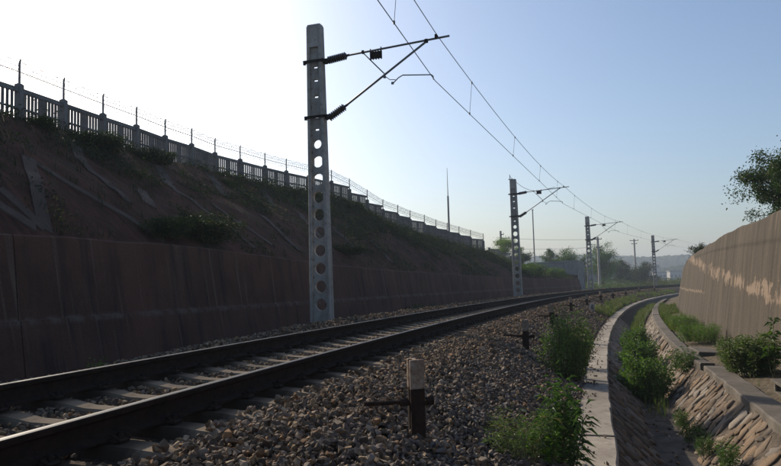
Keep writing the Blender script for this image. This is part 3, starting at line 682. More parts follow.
# cantilever, local x = towards the track (0 at mast centre), z above rail
def cantilever_meshes():
    d = {}
    X = lambda off: 3.10 - off
    d['top_tube'] = MB().tube([(X(2.20), 0, 6.79), (X(-0.55), 0, 6.92)], 0.026, 10).mesh('top_tube', M_steel, True)
    d['diagonal_tube'] = MB().tube([(X(2.32), 0, 5.43), (X(0.05), 0, 6.86)], 0.028, 10).mesh('diagonal_tube', M_steel, True)
    d['strut'] = MB().tube([(X(1.76), 0.03, 6.80), (X(1.18), 0.03, 6.16)], 0.016, 8).mesh('strut', M_steel, True)
    for zc in (6.72, 5.22):
        mb = MB()
        mb.box(-0.30, 0.29, -0.155, -0.135, zc - 0.035, zc + 0.035); mb.box(-0.30, 0.29, 0.135, 0.155, zc - 0.035, zc + 0.035)
        mb.tube([(-0.275, -0.2, zc), (-0.275, 0.2, zc)], 0.014, 6); mb.tube([(0.265, -0.2, zc), (0.265, 0.2, zc)], 0.014, 6)
        mb.box(0.22, 0.36, -0.05, 0.05, zc - 0.06, zc + 0.06, ch=0.01); mb.box(-0.36, -0.30, -0.03, 0.03, zc - 0.03, zc + 0.03)
        d['clamp%g' % zc] = mb.mesh('clamp', M_dark)
    mb = MB(); mb.tube([(X(1.17), 0, 6.10), (X(1.05), 0, 6.0), (X(0.90), 0, 5.98)], 0.010, 6)
    mb.tube([(X(0.96), 0, 5.90), (X(0.82), 0, 6.02), (X(0.70), 0, 6.075), (X(-0.05), 0, 5.99), (X(-0.09), 0, 5.95), (X(-0.10), 0, 5.86)], 0.015, 8)
    mb.box(X(0.98) - 0.03, X(0.98) + 0.03, -0.02, 0.02, 5.87, 5.93); mb.box(X(1.2) - 0.02, X(1.2) + 0.04, -0.03, 0.03, 6.06, 6.12)
    d['steady_arm'] = mb.mesh('steady_arm', M_steel)
    mb = MB(); mb.box(X(1.56), X(1.24), -0.012, 0.012, 6.60, 6.79)
    for k in range(5): mb.box(X(1.56) + 0.072 * k - 0.002, X(1.56) + 0.072 * k + 0.02, -0.03, 0.03, 6.58, 6.80)
    mb.box(X(1.55) - 0.01, X(1.55) + 0.01, -0.02, 0.02, 6.79, 6.87); mb.box(X(1.26) - 0.01, X(1.26) + 0.01, -0.02, 0.02, 6.79, 6.89)
    d['number_plate'] = mb.mesh('number_plate', M_dark)
    mb = MB(); mb.box(X(-0.21) - 0.03, X(-0.21) + 0.03, -0.05, 0.05, 6.90, 7.0); mb.box(X(0.05) - 0.04, X(0.05) + 0.04, -0.035, 0.035, 6.83, 6.92); mb.box(X(1.76) - 0.03, X(1.76) + 0.03, -0.03, 0.04, 6.78, 6.86)
    d['tube_clamp'] = mb.mesh('tube_clamp', M_dark); return d, X
CANM, CXf = cantilever_meshes()
def make_mast(s, label, lean=0.0, off=3.10):
    e = empty('overhead_line_mast', PV(s, off, 0), -th(s)); e.rotation_euler = (0, lean, -th(s))
    tag(e, label, 'mast', 'overhead line masts along the outside of the curve')
    link('post', POSTM, e)
    for nm in ('clamp6.72', 'clamp5.22'): link('clamp', CANM[nm], e)
    for nm in ('top_tube', 'diagonal_tube', 'strut', 'steady_arm', 'number_plate'): link(nm, CANM[nm], e)
    tt = [c for c in e.children if c.name.startswith('top_tube')][0]; link('tube_clamp', CANM['tube_clamp'], tt)
    a = bpy.data.objects.new('insulator', INSM); col.objects.link(a); place_between(a, (0.36, 0, 6.73), (CXf(2.2), 0, 6.79), e)
    b = bpy.data.objects.new('insulator', INSM); col.objects.link(b); place_between(b, (0.34, 0, 5.12 + 0.06), (CXf(2.32), 0, 5.43), e)
    return e
MS = [16.5, 45.7, 75.6, 113.8]
ml = ['nearest and tallest looking concrete mast with round holes beside the retaining wall', 'second concrete mast along the line with a slack jumper wire hanging from its top',
      'third concrete mast along the line beside a leafy tree', 'farthest concrete mast along the line in front of the hazy hills']
masts = [make_mast(s_, l_, -0.006) for s_, l_ in zip(MS, ml)]
mb = MB(); pts = []
for i in range(21):
    t = i / 20; x = -0.2 + 2.95 * t; pts.append((x, 0.0, 7.95 + (6.98 - 7.95) * t - 0.75 * math.sin(PI * t) * (1 - 0.35 * t)))
mb.tube(pts, 0.014, 5); mb.tube([(-0.2, 0, 7.72), (-0.2, 0, 8.05)], 0.025, 6); mb.box(-0.3, 0.0, -0.06, 0.06, 7.72, 7.76); mb.build('jumper_wire', M_wire, masts[1])

# contact wire and messenger wire with droppers
def wire_points(supp, zsag, n=14):
    pts = []
    for (s0, o0, z0), (s1, o1, z1) in zip(supp[:-1], supp[1:]):
        for i in range(n):
            t = i / n; pts.append((s0 + (s1 - s0) * t, o0 + (o1 - o0) * t - 0.5 * K * (s1 - s0) ** 2 * t * (1 - t) * 1.0, z0 + (z1 - z0) * t - zsag * 4 * t * (1 - t)))
    pts.append(supp[-1]); return pts
SUP = [-15.0] + MS + [152.0, 190.0]
mes = wire_points([(s_, -0.2, 6.99) for s_ in SUP], 0.42); con = wire_points([(s_, -0.10, 5.85) for s_ in SUP], 0.015)
mw = MB().tube([PV(*q) for q in mes], 0.0095, 6).build('messenger_wire', M_wire); tag(mw, 'upper catenary wire strung over the mast arms', 'wire')
cw = MB().tube([PV(*q) for q in con], 0.0095, 6).build('contact_wire', M_wire); tag(cw, 'lower contact wire hung level below the catenary wire', 'wire')
ms_s = np.array([q[0] for q in mes]); ms_o = np.array([q[1] for q in mes]); ms_z = np.array([q[2] for q in mes]); cs_o = np.array([q[1] for q in con]); cs_z = np.array([q[2] for q in con])
for a, b in zip(SUP[:-1], SUP[1:]):
    if a > 110: break
    nd = max(3, int((b - a) / 7.2))
    for i in range(nd):
        q = a + (b - a) * (i + 0.5) / nd
        p1, p0 = PV(q, np.interp(q, ms_s, ms_o), np.interp(q, ms_s, ms_z)), PV(q, np.interp(q, ms_s, cs_o), np.interp(q, ms_s, cs_z))
        d_ = MB().tube([p0, p1], 0.006, 5); d_.tube([p0 - Vector((0, 0, 0.02)), p0 + Vector((0, 0, 0.05))], 0.022, 6); d_.tube([p1 - Vector((0, 0, 0.05)), p1 + Vector((0, 0, 0.02))], 0.022, 6); d_.build('dropper', M_wire, mw)

# ------------------------------------------------------------------ stakes beside the track
def rail_outline(h=0.10):                                      # an upended length of old rail, cut flat on top
    return [(-0.055, -0.06), (0.055, -0.06), (0.055, -0.045), (0.012, -0.032), (0.010, 0.030), (0.034, 0.040), (0.034, 0.072), (-0.034, 0.072), (-0.034, 0.040), (-0.010, 0.030), (-0.012, -0.032), (-0.055, -0.045)]
def stake(s, off, h, label, lean, turn, rod=True):
    zb = float(z_bed(s, off)); e = empty('rail_stake', PV(s, off, zb), -th(s) + turn); e.rotation_euler = (lean[0], lean[1], -th(s) + turn); tag(e, label, 'stake', 'rail stakes along the ballast slope')
    k = 1.05; ol = [(x * k, y * k) for x, y in rail_outline()]; sp = h * 0.64
    MB().loft([[(x, y, z) for x, y in ol] for z in (-0.3, sp)]).build('shaft', M_stakedark, e)
    MB().loft([[(x * 1.02, y * 1.02, z) for x, y in ol] for z in (sp + 0.001, h - 0.006)] + [[(x * 0.94, y * 0.94, h) for x, y in ol]]).build('painted_top', M_stakewhite, e)
    if rod:
        mb = MB(); mb.tube([(-0.42, 0.0, h * 0.48 + 0.01), (0.15, 0.0, h * 0.46)], 0.017, 8); mb.tube([(0.075, 0, h * 0.462), (0.15, 0, h * 0.46)], 0.035, 6); mb.tube([(-0.13, 0, h * 0.468), (-0.06, 0, h * 0.466)], 0.03, 6); mb.build('tie_rod', M_stakedark, e)
    return e
nm = ['nearest', 'second', 'third', 'fourth', 'fifth', 'sixth', 'seventh', 'eighth', 'ninth', 'tenth']
stk = [(5.3, -2.39), (12.9, -2.52), (19.7, -2.46), (28.0, -2.32), (35.5, -2.37), (43, -2.4), (51, -2.45), (60, -2.45), (70, -2.45), (82, -2.45)]
for i, (s_, o_) in enumerate(stk):
    rr = random.Random(i); lab = 'rusty rail stake with white painted top, nearest to the camera on the ballast' if i == 0 else '%s rusty rail stake from the camera along the ballast slope' % nm[i]
    stake(s_, o_, 0.60 + rr.uniform(-0.03, 0.03), lab, (rr.uniform(-0.03, 0.03), rr.uniform(-0.03, 0.03)), 0.6 if i == 0 else rr.uniform(-0.3, 0.6))
# white numbered stone by the ditch
e = empty('marker_stone', PV(33.0, -2.79, float(z_bed(33, -2.79))), -th(33)); tag(e, 'small white marker stone painted with a black 4 beside the ditch', 'marker')
MB().box(-0.10, 0.10, -0.06, 0.06, -0.15, 0.36, ch=0.015).build('stone', M_white, e)
mb = MB(); y0, y1 = -0.067, -0.0605
mb.box(0.015, 0.04, y0, y1, 0.08, 0.30); mb.box(-0.065, 0.0148, y0, y1, 0.135, 0.16); mb.box(0.0402, 0.065, y0, y1, 0.135, 0.16)
mb.add([(-0.065, y0, 0.161), (-0.035, y0, 0.161), (0.0148, y0, 0.30), (-0.005, y0, 0.30), (-0.065, y1, 0.161), (-0.035, y1, 0.161), (0.0148, y1, 0.30), (-0.005, y1, 0.30)],
       [(0, 1, 2, 3), (7, 6, 5, 4), (0, 4, 5, 1), (1, 5, 6, 2), (2, 6, 7, 3), (3, 7, 4, 0)]); mb.build('digit', M_black, e)
# drain box at the wall foot and a loose slab
e = empty('drain_box', PV(10.3, -6.28, -0.86), -th(10.3)); e.scale = (1, 1, 0.6); tag(e, 'small pale concrete drain box at the foot of the tall wall', 'drain box')
mb = MB(); mb.box(-0.22, 0.22, -0.30, -0.22, -0.1, 0.26, ch=0.01); mb.box(-0.22, 0.22, 0.22, 0.30, -0.1, 0.26, ch=0.01); mb.box(0.15, 0.22, -0.22, 0.22, -0.1, 0.26); mb.box(-0.22, -0.16, -0.22, 0.22, -0.1, 0.07); mb.box(-0.22, -0.16, -0.22, -0.10, 0.07, 0.26); mb.build('side_wall', M_capdark, e)
MB().box(-0.25, 0.23, -0.33, 0.33, 0.262, 0.33, ch=0.012).build('lid', M_capdark, e)
e = MB().box(-0.20, 0.22, -0.45, 0.45, 0, 0.09, ch=0.015).build('concrete_slab', M_capdark); e.location = PV(15.9, -5.84, -0.84); e.rotation_euler = (0.03, 0.05, -th(15.9) + 0.12); tag(e, 'loose concrete slab lying between the ditch cap and the grass', 'slab')

# ------------------------------------------------------------------ fence on the crest
SLATM = {}
def slat_mesh(h, w):
    k = (round(h, 2), w)
    if k not in SLATM: SLATM[k] = MB().box(-w / 2, w / 2, -0.03, 0.03, 0, h, ch=0.006).mesh('slat', M_fence)
    return SLATM[k]
FPOST = MB().box(-0.09, 0.09, -0.09, 0.09, -0.4, 1.42, ch=0.015).mesh('post', M_fence)
def fbracket():
    mb = MB(); mb.tube([(0, 0, 1.40), (0, 0, 2.0), (0.0, -0.03, 2.10)], [0.034, 0.030, 0.024], 6); mb.box(-0.05, 0.05, -0.05, 0.05, 1.421, 1.44); return mb.mesh('bracket', M_steel)
FBR = fbracket(); coil_cache = {}
def fence(name, label, so, stepped_from, slats, tall=1.4, wires=True):
    pts = [PV(s_, o_, z_ - tall) for s_, o_, z_ in so]; e = empty(name, pts[0]); tag(e, label, 'fence'); inv = Matrix.Translation(-e.location)
    for i, q in enumerate(pts):
        d = (pts[min(i + 1, len(pts) - 1)] - pts[max(i - 1, 0)]); rz = math.atan2(d.y, d.x)
        o = link('post', FPOST, e); o.matrix_parent_inverse = inv; o.matrix_basis = Matrix.Translation(q) @ Matrix.Rotation(rz, 4, 'Z')
        if wires: o2 = link('bracket', FBR, e); o2.matrix_parent_inverse = inv; o2.matrix_basis = Matrix.Translation(q) @ Matrix.Rotation(rz, 4, 'Z')
    for i in range(len(pts) - 1):
        a, b = pts[i], pts[i + 1]; d = b - a; L = math.hypot(d.x, d.y); rz = math.atan2(d.y, d.x); stepd = i >= stepped_from
        base = Matrix.Translation(a + Vector((0, 0, (d.z * 0.5 + 0.12) if stepd else 0))) @ Matrix.Rotation(rz, 4, 'Z'); sh = 0 if stepd else d.z / L
        def rail(z0, z1, y=0.045):
            x0, x1 = 0.101, L - 0.101; v = []
            for x in (x0, x1):
                v.append([(x, -y, z0 + sh * x), (x, y, z0 + sh * x), (x, y, z1 + sh * x), (x, -y, z1 + sh * x)])
            return v
        mb = MB(); mb.loft(rail(1.20, 1.32)); mb.loft(rail(0.30, 0.38)); mb.loft(rail(0.74, 0.785, 0.036))
        pn = mb.build('panel', M_fence, e); pn.matrix_parent_inverse = inv; pn.matrix_basis = base
        n = slats
        for k in range(n):
            x = 0.101 + (L - 0.202) * (k + 1) / (n + 1); w = 0.10 if k == n // 2 else 0.062
            sl_ = link('slat', slat_mesh(0.82, w), pn, (x, 0, 0.381 + sh * x - (0.004 if k % 2 else 0.002)))
        if wires:
            w = MB(); up = Vector((0, 0, 1)); n_ = 26
            for zz, rad, yy in ((1.76, 0.013, 0), (1.90, 0.007, 0), (2.04, 0.007, 0)):
                w.tube([a + up * zz, b + up * zz], rad, 5)
            cpts = []
            for t in range(0, n_ * 6 + 1):                       # loose coil of barbed wire
                u = t / (n_ * 6); an = t / 6 * 2 * PI * 0.42; q = a + d * u; nrm = Vector((-d.y, d.x, 0)).normalized()
                cpts.append(q + up * (1.80 + 0.20 * math.sin(an) + 0.03 * math.sin(u * 17)) + nrm * (0.20 * math.cos(an)))
            w.tube(cpts, 0.006, 3)
            ow = w.build('barbed_wire', M_wire, e); ow.matrix_parent_inverse = inv
    return e
lead = [(s_, o_, z_) for s_, o_, z_ in zip(E_S, E_O, E_Z)][9:]
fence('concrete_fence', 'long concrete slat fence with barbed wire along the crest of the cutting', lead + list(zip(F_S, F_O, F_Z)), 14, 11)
fence('low_fence', 'short lower stretch of concrete fence beyond the end of the long fence', [(70.3, 12.4, 4.50), (72.8, 12.1, 4.20), (75.2, 11.6, 3.75), (77.6, 11.3, 3.5)], 0, 9, 1.3, False)

# ------------------------------------------------------------------ vegetation
def tubes_np(paths, n=5):
    mb = MB()
    for pts, rr in paths: mb.tube(pts, rr, n, False)
    return mb
def leaf_cloud(base, dirs, L, W, colr, r, fold=0.25, droop=0.25):
    """folded rhombic leaves, one per base point"""
    n = len(base); d = dirs / (np.linalg.norm(dirs, axis=1)[:, None] + 1e-9)
    a = r.normal(size=(n, 3)); a[:, 2] *= 0.35; sd = np.cross(d, a); sd = np.cross(d, np.cross(sd, d)) if False else sd
    sd /= (np.linalg.norm(sd, axis=1)[:, None] + 1e-9); up = np.cross(sd, d); up[:] *= np.sign(up[:, 2:3] + 1e-9)
    L = np.asarray(L).reshape(-1, 1) * np.ones((n, 1)); W = np.asarray(W).reshape(-1, 1) * np.ones((n, 1))
    mid = base + d * L * 0.42; tip = base + d * L; tip[:, 2] -= (droop * L[:, 0])
    l = mid + sd * W * 0.5 + up * W * fold; q = mid - sd * W * 0.5 + up * W * fold; md = mid - np.array([0, 0, 1]) * L * droop * 0.15
    v = np.stack([base, l, md, q, tip], 1).reshape(-1, 3); k = np.arange(n)[:, None] * 5
    f = np.concatenate([k + np.array([[0, 2, 1]]), k + np.array([[0, 3, 2]]), k + np.array([[1, 2, 4]]), k + np.array([[2, 3, 4]])])
    return v, f, np.repeat(colr, 5, 0)
def leaf_cols(n, c1, c2, r, dry=0.0):
    t = r.random((n, 1)); c = np.array(c1) * (1 - t) + np.array(c2) * t
    c = c * r.uniform(0.75, 1.2, (n, 1))
    if dry: m = r.random(n) < dry; c[m] = np.array((0.22, 0.17, 0.08)) * r.uniform(0.6, 1.1, (m.sum(), 1))
    return c
def shrub_meshes(seed, h, rad, stems, per, L, W, c1, c2, upright=0.6, dry=0.02, bare=0.12, droop=0.3, sub=3):
    r = np.random.default_rng(seed); paths = []; B = []; Dr = []
    for i in range(stems):
        a = r.uniform(0, 2 * PI); rr = rad * math.sqrt(r.random()); hh = h * r.uniform(0.55, 1.0) * (1 - 0.35 * (rr / rad) ** 2)
        b0 = np.array([math.cos(a), math.sin(a), 0]) * rr * (1 - upright); tp = np.array([math.cos(a) * rr, math.sin(a) * rr, hh]) + r.normal(0, 0.04 * h, 3) * [1, 1, 0.3]
        mid = (b0 + tp) / 2 + r.normal(0, 0.05 * h, 3); pts = []
        for t in np.linspace(0, 1, 6): pts.append((1 - t) ** 2 * b0 + 2 * t * (1 - t) * mid + t * t * tp)
        paths.append((pts, [0.008 * h * (1.15 - t) for t in np.linspace(0, 1, 6)])); pts = np.array(pts)
        for j in range(per):
            t = bare + (1 - bare) * r.random() ** 0.8; q = t * 5; k = min(int(q), 4); bp = pts[k] + (pts[k + 1] - pts[k]) * (q - k)
            an = r.uniform(0, 2 * PI); el = r.uniform(-0.2, 0.9); dv = np.array([math.cos(an) * math.cos(el), math.sin(an) * math.cos(el), math.sin(el)])
            B.append(bp + dv * L * r.uniform(0, sub)); Dr.append(dv)
    B = np.array(B); Dr = np.array(Dr); B[:, 2] = np.maximum(B[:, 2], 0.02); n = len(B)
    v, f, c = leaf_cloud(B, Dr, r.uniform(0.65, 1.2, n) * L, r.uniform(0.7, 1.2, n) * W, leaf_cols(n, c1, c2, r, dry), r, droop=droop)
    return tubes_np(paths, 4).mesh('stem', M_stem), np_mesh('foliage', v, f, M_leaf, False, c)
M_stem = simple('green_stem', (0.06, 0.075, 0.03), (0.10, 0.10, 0.05), 8, 0.8, 0.2, 0)
def put_shrub(name, label, cat, loc, meshes, scale=1.0, rz=0.0, group=None):
    e = empty(name, loc, rz); e.scale = (scale, scale, scale) if isinstance(scale, (int, float)) else scale
    tag(e, label, cat, group); link('stem', meshes[0], e); link('foliage', meshes[1], e); return e
def blades(S_, O_, Z_, h, w, c, r, lean=0.5):
    n = len(S_); x, y = xy(S_, O_); b = np.stack([x, y, Z_ + G * S_], -1); a = r.uniform(0, 2 * PI, n); dv = np.stack([np.cos(a), np.sin(a), 0 * a], -1); sd = np.stack([-np.sin(a), np.cos(a), 0 * a], -1)
    h = h[:, None]; up = np.array([[0, 0, 1.0]]); ln = (r.random((n, 1)) * lean)
    p1 = b + up * h * 0.55 + dv * h * ln * 0.35; p2 = b + up * h * (1 - ln * 0.45) + dv * h * ln; w = w * np.ones((n, 1))
    v = np.stack([b - sd * w / 2, b + sd * w / 2, p1 + sd * w * 0.4, p1 - sd * w * 0.4, p2], 1).reshape(-1, 3); k = np.arange(n)[:, None] * 5
    return v, [np.concatenate([k + np.array([[0, 1, 2, 3]])]), np.concatenate([k + np.array([[3, 2, 4]])])], np.repeat(c, 5, 0)
def merge(parts):
    V = []; F3 = []; F4 = []; C = []; n = 0
    for v, f, c in parts:
        fl = f if isinstance(f, list) else [f]
        for q in fl: (F3 if q.shape[1] == 3 else F4).append(q + n)
        V.append(v); C.append(c); n += len(v)
    fs = [np.concatenate(q) for q in (F4, F3) if q]; return np.concatenate(V), fs, np.concatenate(C)
def grass_obj(name, label, regs, seed, c1, c2, dry=0.08):
    r = np.random.default_rng(seed); parts = []
    for s0, s1, o0, o1, dens, zf, hh, ww, thr in regs:
        S_, O_ = scatter(s0, s1, o0, o1, dens, r); m = vnoise(S_ * 0.9 + seed, O_ * 1.6, seed) > thr; S_, O_ = S_[m], O_[m]
        if not len(S_): continue
        h = r.uniform(0.45, 1.1, len(S_)) * hh * (0.6 + 0.8 * vnoise(S_ * 1.3, O_ * 2, 5)); parts.append(blades(S_, O_, zf(S_, O_), h, ww, leaf_cols(len(S_), c1, c2, r, dry), r))
    v, f, c = merge(parts); o = link(name, np_mesh(name, v, f, M_leaf, False, c)); tag(o, label, 'grass', kind='stuff'); return o
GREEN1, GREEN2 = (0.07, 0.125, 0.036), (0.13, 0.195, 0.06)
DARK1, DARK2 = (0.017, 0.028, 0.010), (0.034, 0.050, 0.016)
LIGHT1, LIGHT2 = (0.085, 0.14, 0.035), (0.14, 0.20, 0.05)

# plants along the ditch
bA = shrub_meshes(1, 1.30, 0.40, 46, 150, 0.045, 0.022, GREEN1, GREEN2, 0.55, 0.02, 0.05, 0.3, 2.2)
put_shrub('shrub', 'upright bushy green weed at the ballast edge left of the pale ditch cap', 'shrub', PV(11.7, -3.30, -0.88), bA)
put_shrub('shrub', 'sparse greyish green weed crowding the ditch cap behind the upright bushy weed', 'shrub', PV(13.6, -3.42, -0.9), shrub_meshes(2, 0.95, 0.30, 22, 70, 0.04, 0.014, (0.09, 0.10, 0.05), (0.13, 0.13, 0.06), 0.5, 0.12, 0.1), 1.0)
wB = shrub_meshes(3, 0.82, 0.34, 15, 46, 0.135, 0.026, (0.045, 0.085, 0.030), (0.075, 0.13, 0.045), 0.45, 0.02, 0.10, 0.45, 0.3)
put_shrub('leafy_weed', 'weed with long drooping pointed leaves overhanging the near end of the ditch cap', 'plant', PV(6.35, -3.42, -0.92), wB)
wC = shrub_meshes(4, 0.62, 0.30, 26, 60, 0.06, 0.008, (0.085, 0.12, 0.06), (0.13, 0.16, 0.085), 0.5, 0.05, 0.08, 0.25, 1.0)
put_shrub('feathery_weed', 'fine leaved pale green weed at the bottom of the picture on the ballast', 'plant', PV(6.0, -3.12, -0.82), wC)
wD = shrub_meshes(5, 0.60, 0.16, 10, 34, 0.07, 0.02, (0.10, 0.20, 0.03), (0.15, 0.26, 0.04), 0.6, 0.0, 0.05, 0.2, 0.5)
put_shrub('bright_weed', 'bright yellow green weed among the drooping leaves beside the ditch cap', 'plant', PV(6.15, -3.33, -0.9), wD)
dA = shrub_meshes(6, 1.0, 0.46, 40, 150, 0.06, 0.032, GREEN1, GREEN2, 0.35, 0.02, 0.05, 0.3, 2.0)
put_shrub('ditch_shrub', 'largest lush green shrub filling the ditch where its right cap steps', 'shrub', PV(13.9, -4.62, -1.5), dA)
put_shrub('ditch_shrub', 'second lush green shrub further along inside the ditch', 'shrub', PV(17.5, -4.62, -1.45), dA, 0.95, 1.3)
put_shrub('ditch_shrub', 'third green shrub far along the ditch floor before the bend', 'shrub', PV(22.5, -4.62, -1.42), dA, 0.9, 2.6)
dB = shrub_meshes(7, 0.62, 0.28, 20, 60, 0.05, 0.022, GREEN1, (0.10, 0.15, 0.05), 0.4, 0.05, 0.05, 0.3, 1.4)
put_shrub('bank_weed', 'weed sprawling over the right ditch cap just before the loose slab', 'plant', PV(14.3, -5.28, -1.02), dB, (1.0, 1.5, 0.85), 0.4)
for i, (s_, o_, sc_, lb) in enumerate(((11.3, -4.93, 0.55, 'low weed at the stone foot of the sunlit ditch side, nearest the lush shrub'), (10.1, -4.95, 0.62, 'low weed halfway down the sunlit foot of the ditch'), (9.2, -5.0, 0.5, 'small weed on the ditch stones just beyond the bottom edge grass'),
                                      (8.15, -5.08, 0.62, 'pale weed clump on the ditch stones at the bottom edge of the picture'))):
    put_shrub('ditch_weed', lb, 'plant', PV(s_, o_, -1.5 + max(0, (-4.93 - o_)) * 1.2), dB, sc_, i * 1.1)
vA = shrub_meshes(8, 0.62, 0.50, 60, 70, 0.075, 0.009, (0.085, 0.15, 0.035), (0.13, 0.21, 0.05), 0.3, 0.02, 0.05, 0.25, 1.0)
put_shrub('grass_clump', 'bright green feathery clump on the verge behind the loose slab', 'plant', PV(18.3, -6.02, -0.80), vA, (1.0, 1.5, 0.95), -0.25)
put_shrub('grass_clump', 'further green feathery clump against the foot of the tall wall', 'plant', PV(23.5, -6.1, -0.80), vA, (0.85, 1.6, 0.9), 2.7)
vB = shrub_meshes(9, 0.86, 0.46, 60, 220, 0.048, 0.022, (0.075, 0.115, 0.032), (0.14, 0.18, 0.055), 0.35, 0.03, 0.05, 0.3, 1.6)
put_shrub('shrub', 'wide green bush against the right wall beside the ditch cap', 'shrub', PV(12.3, -6.12, -0.82), vB, (0.8, 1.35, 0.85), 0.2)
vC = shrub_meshes(10, 1.05, 0.05, 3, 26, 0.13, 0.05, (0.05, 0.085, 0.025), (0.08, 0.12, 0.035), 0.6, 0.0, 0.45, 0.35, 0.2)
put_shrub('tall_weed', 'single tall broad leaved weed rising out of the bush by the tall wall', 'plant', PV(11.7, -6.3, -0.8), vC)
grass_obj('verge_grass', 'green grass along the ballast foot, ditch and wall foot', [
    (33, 62, -3.55, -2.75, 520, z_bed, 0.32, 0.012, 0.46), (62, 95, -3.5, -2.6, 240, z_bed, 0.34, 0.018, 0.42), (20, 34, -3.5, -3.1, 120, z_bed, 0.2, 0.008, 0.6),
    (19, 45, -6.5, -5.66, 700, lambda s, o: -0.84 + 0 * s, 0.30, 0.010, 0.36), (5, 19, -6.5, -5.95, 160, lambda s, o: -0.82 + 0 * s, 0.14, 0.006, 0.5),
    (24, 60, -4.95, -4.45, 700, lambda s, o: BEDZ + 0.1 + 0 * s, 0.42, 0.012, 0.3), (12, 24, -4.9, -4.5, 260, lambda s, o: BEDZ + 0.02 + 0 * s, 0.25, 0.008, 0.45)], 12, (0.06, 0.095, 0.028), (0.12, 0.155, 0.05), 0.2)

# scrub on the cut slope: one mass
def slope_scrub():
    r = np.random.default_rng(14); parts = []
    def dens(S_, O_):
        co = fo_(S_) - 0.1; t = (O_ - 5.45) / (co - 5.45); v = vnoise(S_ * 0.45, O_ * 0.55, 21) * 0.6 + vnoise(S_ * 1.4, O_ * 1.5, 22) * 0.4
        far = sstep(26, 33, S_ + (t - 0.5) * 6); p = far * sstep(0.22, 0.50, t + (v - 0.5) * 0.9) + (1 - far) * (sstep(0.86, 1.0, t) * sstep(0.40, 0.55, v) * 0.8)
        p = np.maximum(p, 0.45 * sstep(0.52, 0.66, v)); p = np.where(S_ > 56, np.maximum(p, 0.6), p); return np.clip(p, 0, 1) * (t < 1.03), v, t
    # low grass tufts over the soil
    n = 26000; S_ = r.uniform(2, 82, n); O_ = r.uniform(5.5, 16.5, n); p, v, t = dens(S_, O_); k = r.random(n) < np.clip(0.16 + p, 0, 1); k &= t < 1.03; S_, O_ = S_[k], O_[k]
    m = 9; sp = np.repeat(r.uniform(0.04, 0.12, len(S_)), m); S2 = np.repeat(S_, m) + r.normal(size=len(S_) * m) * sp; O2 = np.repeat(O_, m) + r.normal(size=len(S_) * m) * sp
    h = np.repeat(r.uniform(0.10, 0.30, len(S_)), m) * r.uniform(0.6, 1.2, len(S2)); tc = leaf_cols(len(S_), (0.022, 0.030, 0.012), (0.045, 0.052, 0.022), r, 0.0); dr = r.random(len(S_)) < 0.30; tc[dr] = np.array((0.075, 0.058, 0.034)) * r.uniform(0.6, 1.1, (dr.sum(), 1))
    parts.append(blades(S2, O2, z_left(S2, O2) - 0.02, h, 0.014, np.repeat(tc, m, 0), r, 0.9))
    # bushy growth, in clumps
    n = 9000; S_ = r.uniform(2, 82, n); O_ = r.uniform(5.5, 16.5, n); p, v, t = dens(S_, O_); k = r.random(n) < p * 0.75; S_, O_ = S_[k], O_[k]
    m = 34; rad = np.repeat(r.uniform(0.12, 0.34, len(S_)), m); S2 = np.repeat(S_, m) + r.normal(size=len(rad)) * rad * 0.7; O2 = np.repeat(O_, m) + r.normal(size=len(rad)) * rad * 0.7
    z = z_left(S2, O2) + np.abs(r.normal(size=len(rad))) * rad * 0.75; x, y = xy(S2, O2); b = np.stack([x, y, z + G * S2], -1); n = len(b); dv = r.normal(size=(n, 3)); dv[:, 2] = np.abs(dv[:, 2]) * 0.8
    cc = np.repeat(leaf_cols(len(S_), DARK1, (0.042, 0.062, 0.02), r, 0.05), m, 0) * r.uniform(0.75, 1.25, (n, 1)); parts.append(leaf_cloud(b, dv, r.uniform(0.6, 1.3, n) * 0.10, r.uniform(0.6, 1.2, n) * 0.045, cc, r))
    v, f, c = merge(parts); o = link('slope_scrub', np_mesh('slope_scrub', v, f, M_leaf, False, c)); tag(o, 'dark green scrub and grass covering the upper cut slope', 'scrub', kind='stuff')
slope_scrub()
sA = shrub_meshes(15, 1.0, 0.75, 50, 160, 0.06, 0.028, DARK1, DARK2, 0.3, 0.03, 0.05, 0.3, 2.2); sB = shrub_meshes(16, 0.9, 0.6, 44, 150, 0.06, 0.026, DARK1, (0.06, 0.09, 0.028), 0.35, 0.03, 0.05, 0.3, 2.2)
def slope_at(px, py): s_, o_ = slope_hit(px, py); return PV(s_, o_, float(z_left(s_, o_)) - 0.08)
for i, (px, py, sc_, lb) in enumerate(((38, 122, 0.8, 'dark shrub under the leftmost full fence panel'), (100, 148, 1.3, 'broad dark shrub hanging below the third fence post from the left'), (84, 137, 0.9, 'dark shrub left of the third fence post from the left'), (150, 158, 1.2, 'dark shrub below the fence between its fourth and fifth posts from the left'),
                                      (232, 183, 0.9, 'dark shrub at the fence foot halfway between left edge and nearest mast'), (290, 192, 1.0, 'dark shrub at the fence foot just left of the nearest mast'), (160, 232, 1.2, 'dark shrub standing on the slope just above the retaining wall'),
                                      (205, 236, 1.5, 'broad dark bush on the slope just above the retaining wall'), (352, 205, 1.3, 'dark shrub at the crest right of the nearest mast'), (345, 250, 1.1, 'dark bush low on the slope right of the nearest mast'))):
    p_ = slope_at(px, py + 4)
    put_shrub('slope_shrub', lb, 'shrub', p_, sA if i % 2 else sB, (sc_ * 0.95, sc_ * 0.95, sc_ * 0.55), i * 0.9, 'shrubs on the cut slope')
def s_at(px, off):
    S_ = np.linspace(3, 130, 4000); x, y = xy(S_, off); d = np.stack([x, y, 0 * x - 0.5 + G * S_ - CAM_H], -1); f = d @ np.array(cF); u = 390.5 + F_PX * (d @ np.array(cR2)) / f
    return float(S_[np.argmin(np.abs(u - px))])
gW = shrub_meshes(17, 0.8, 0.45, 30, 70, 0.07, 0.03, DARK1, GREEN1, 0.4, 0.03, 0.05)
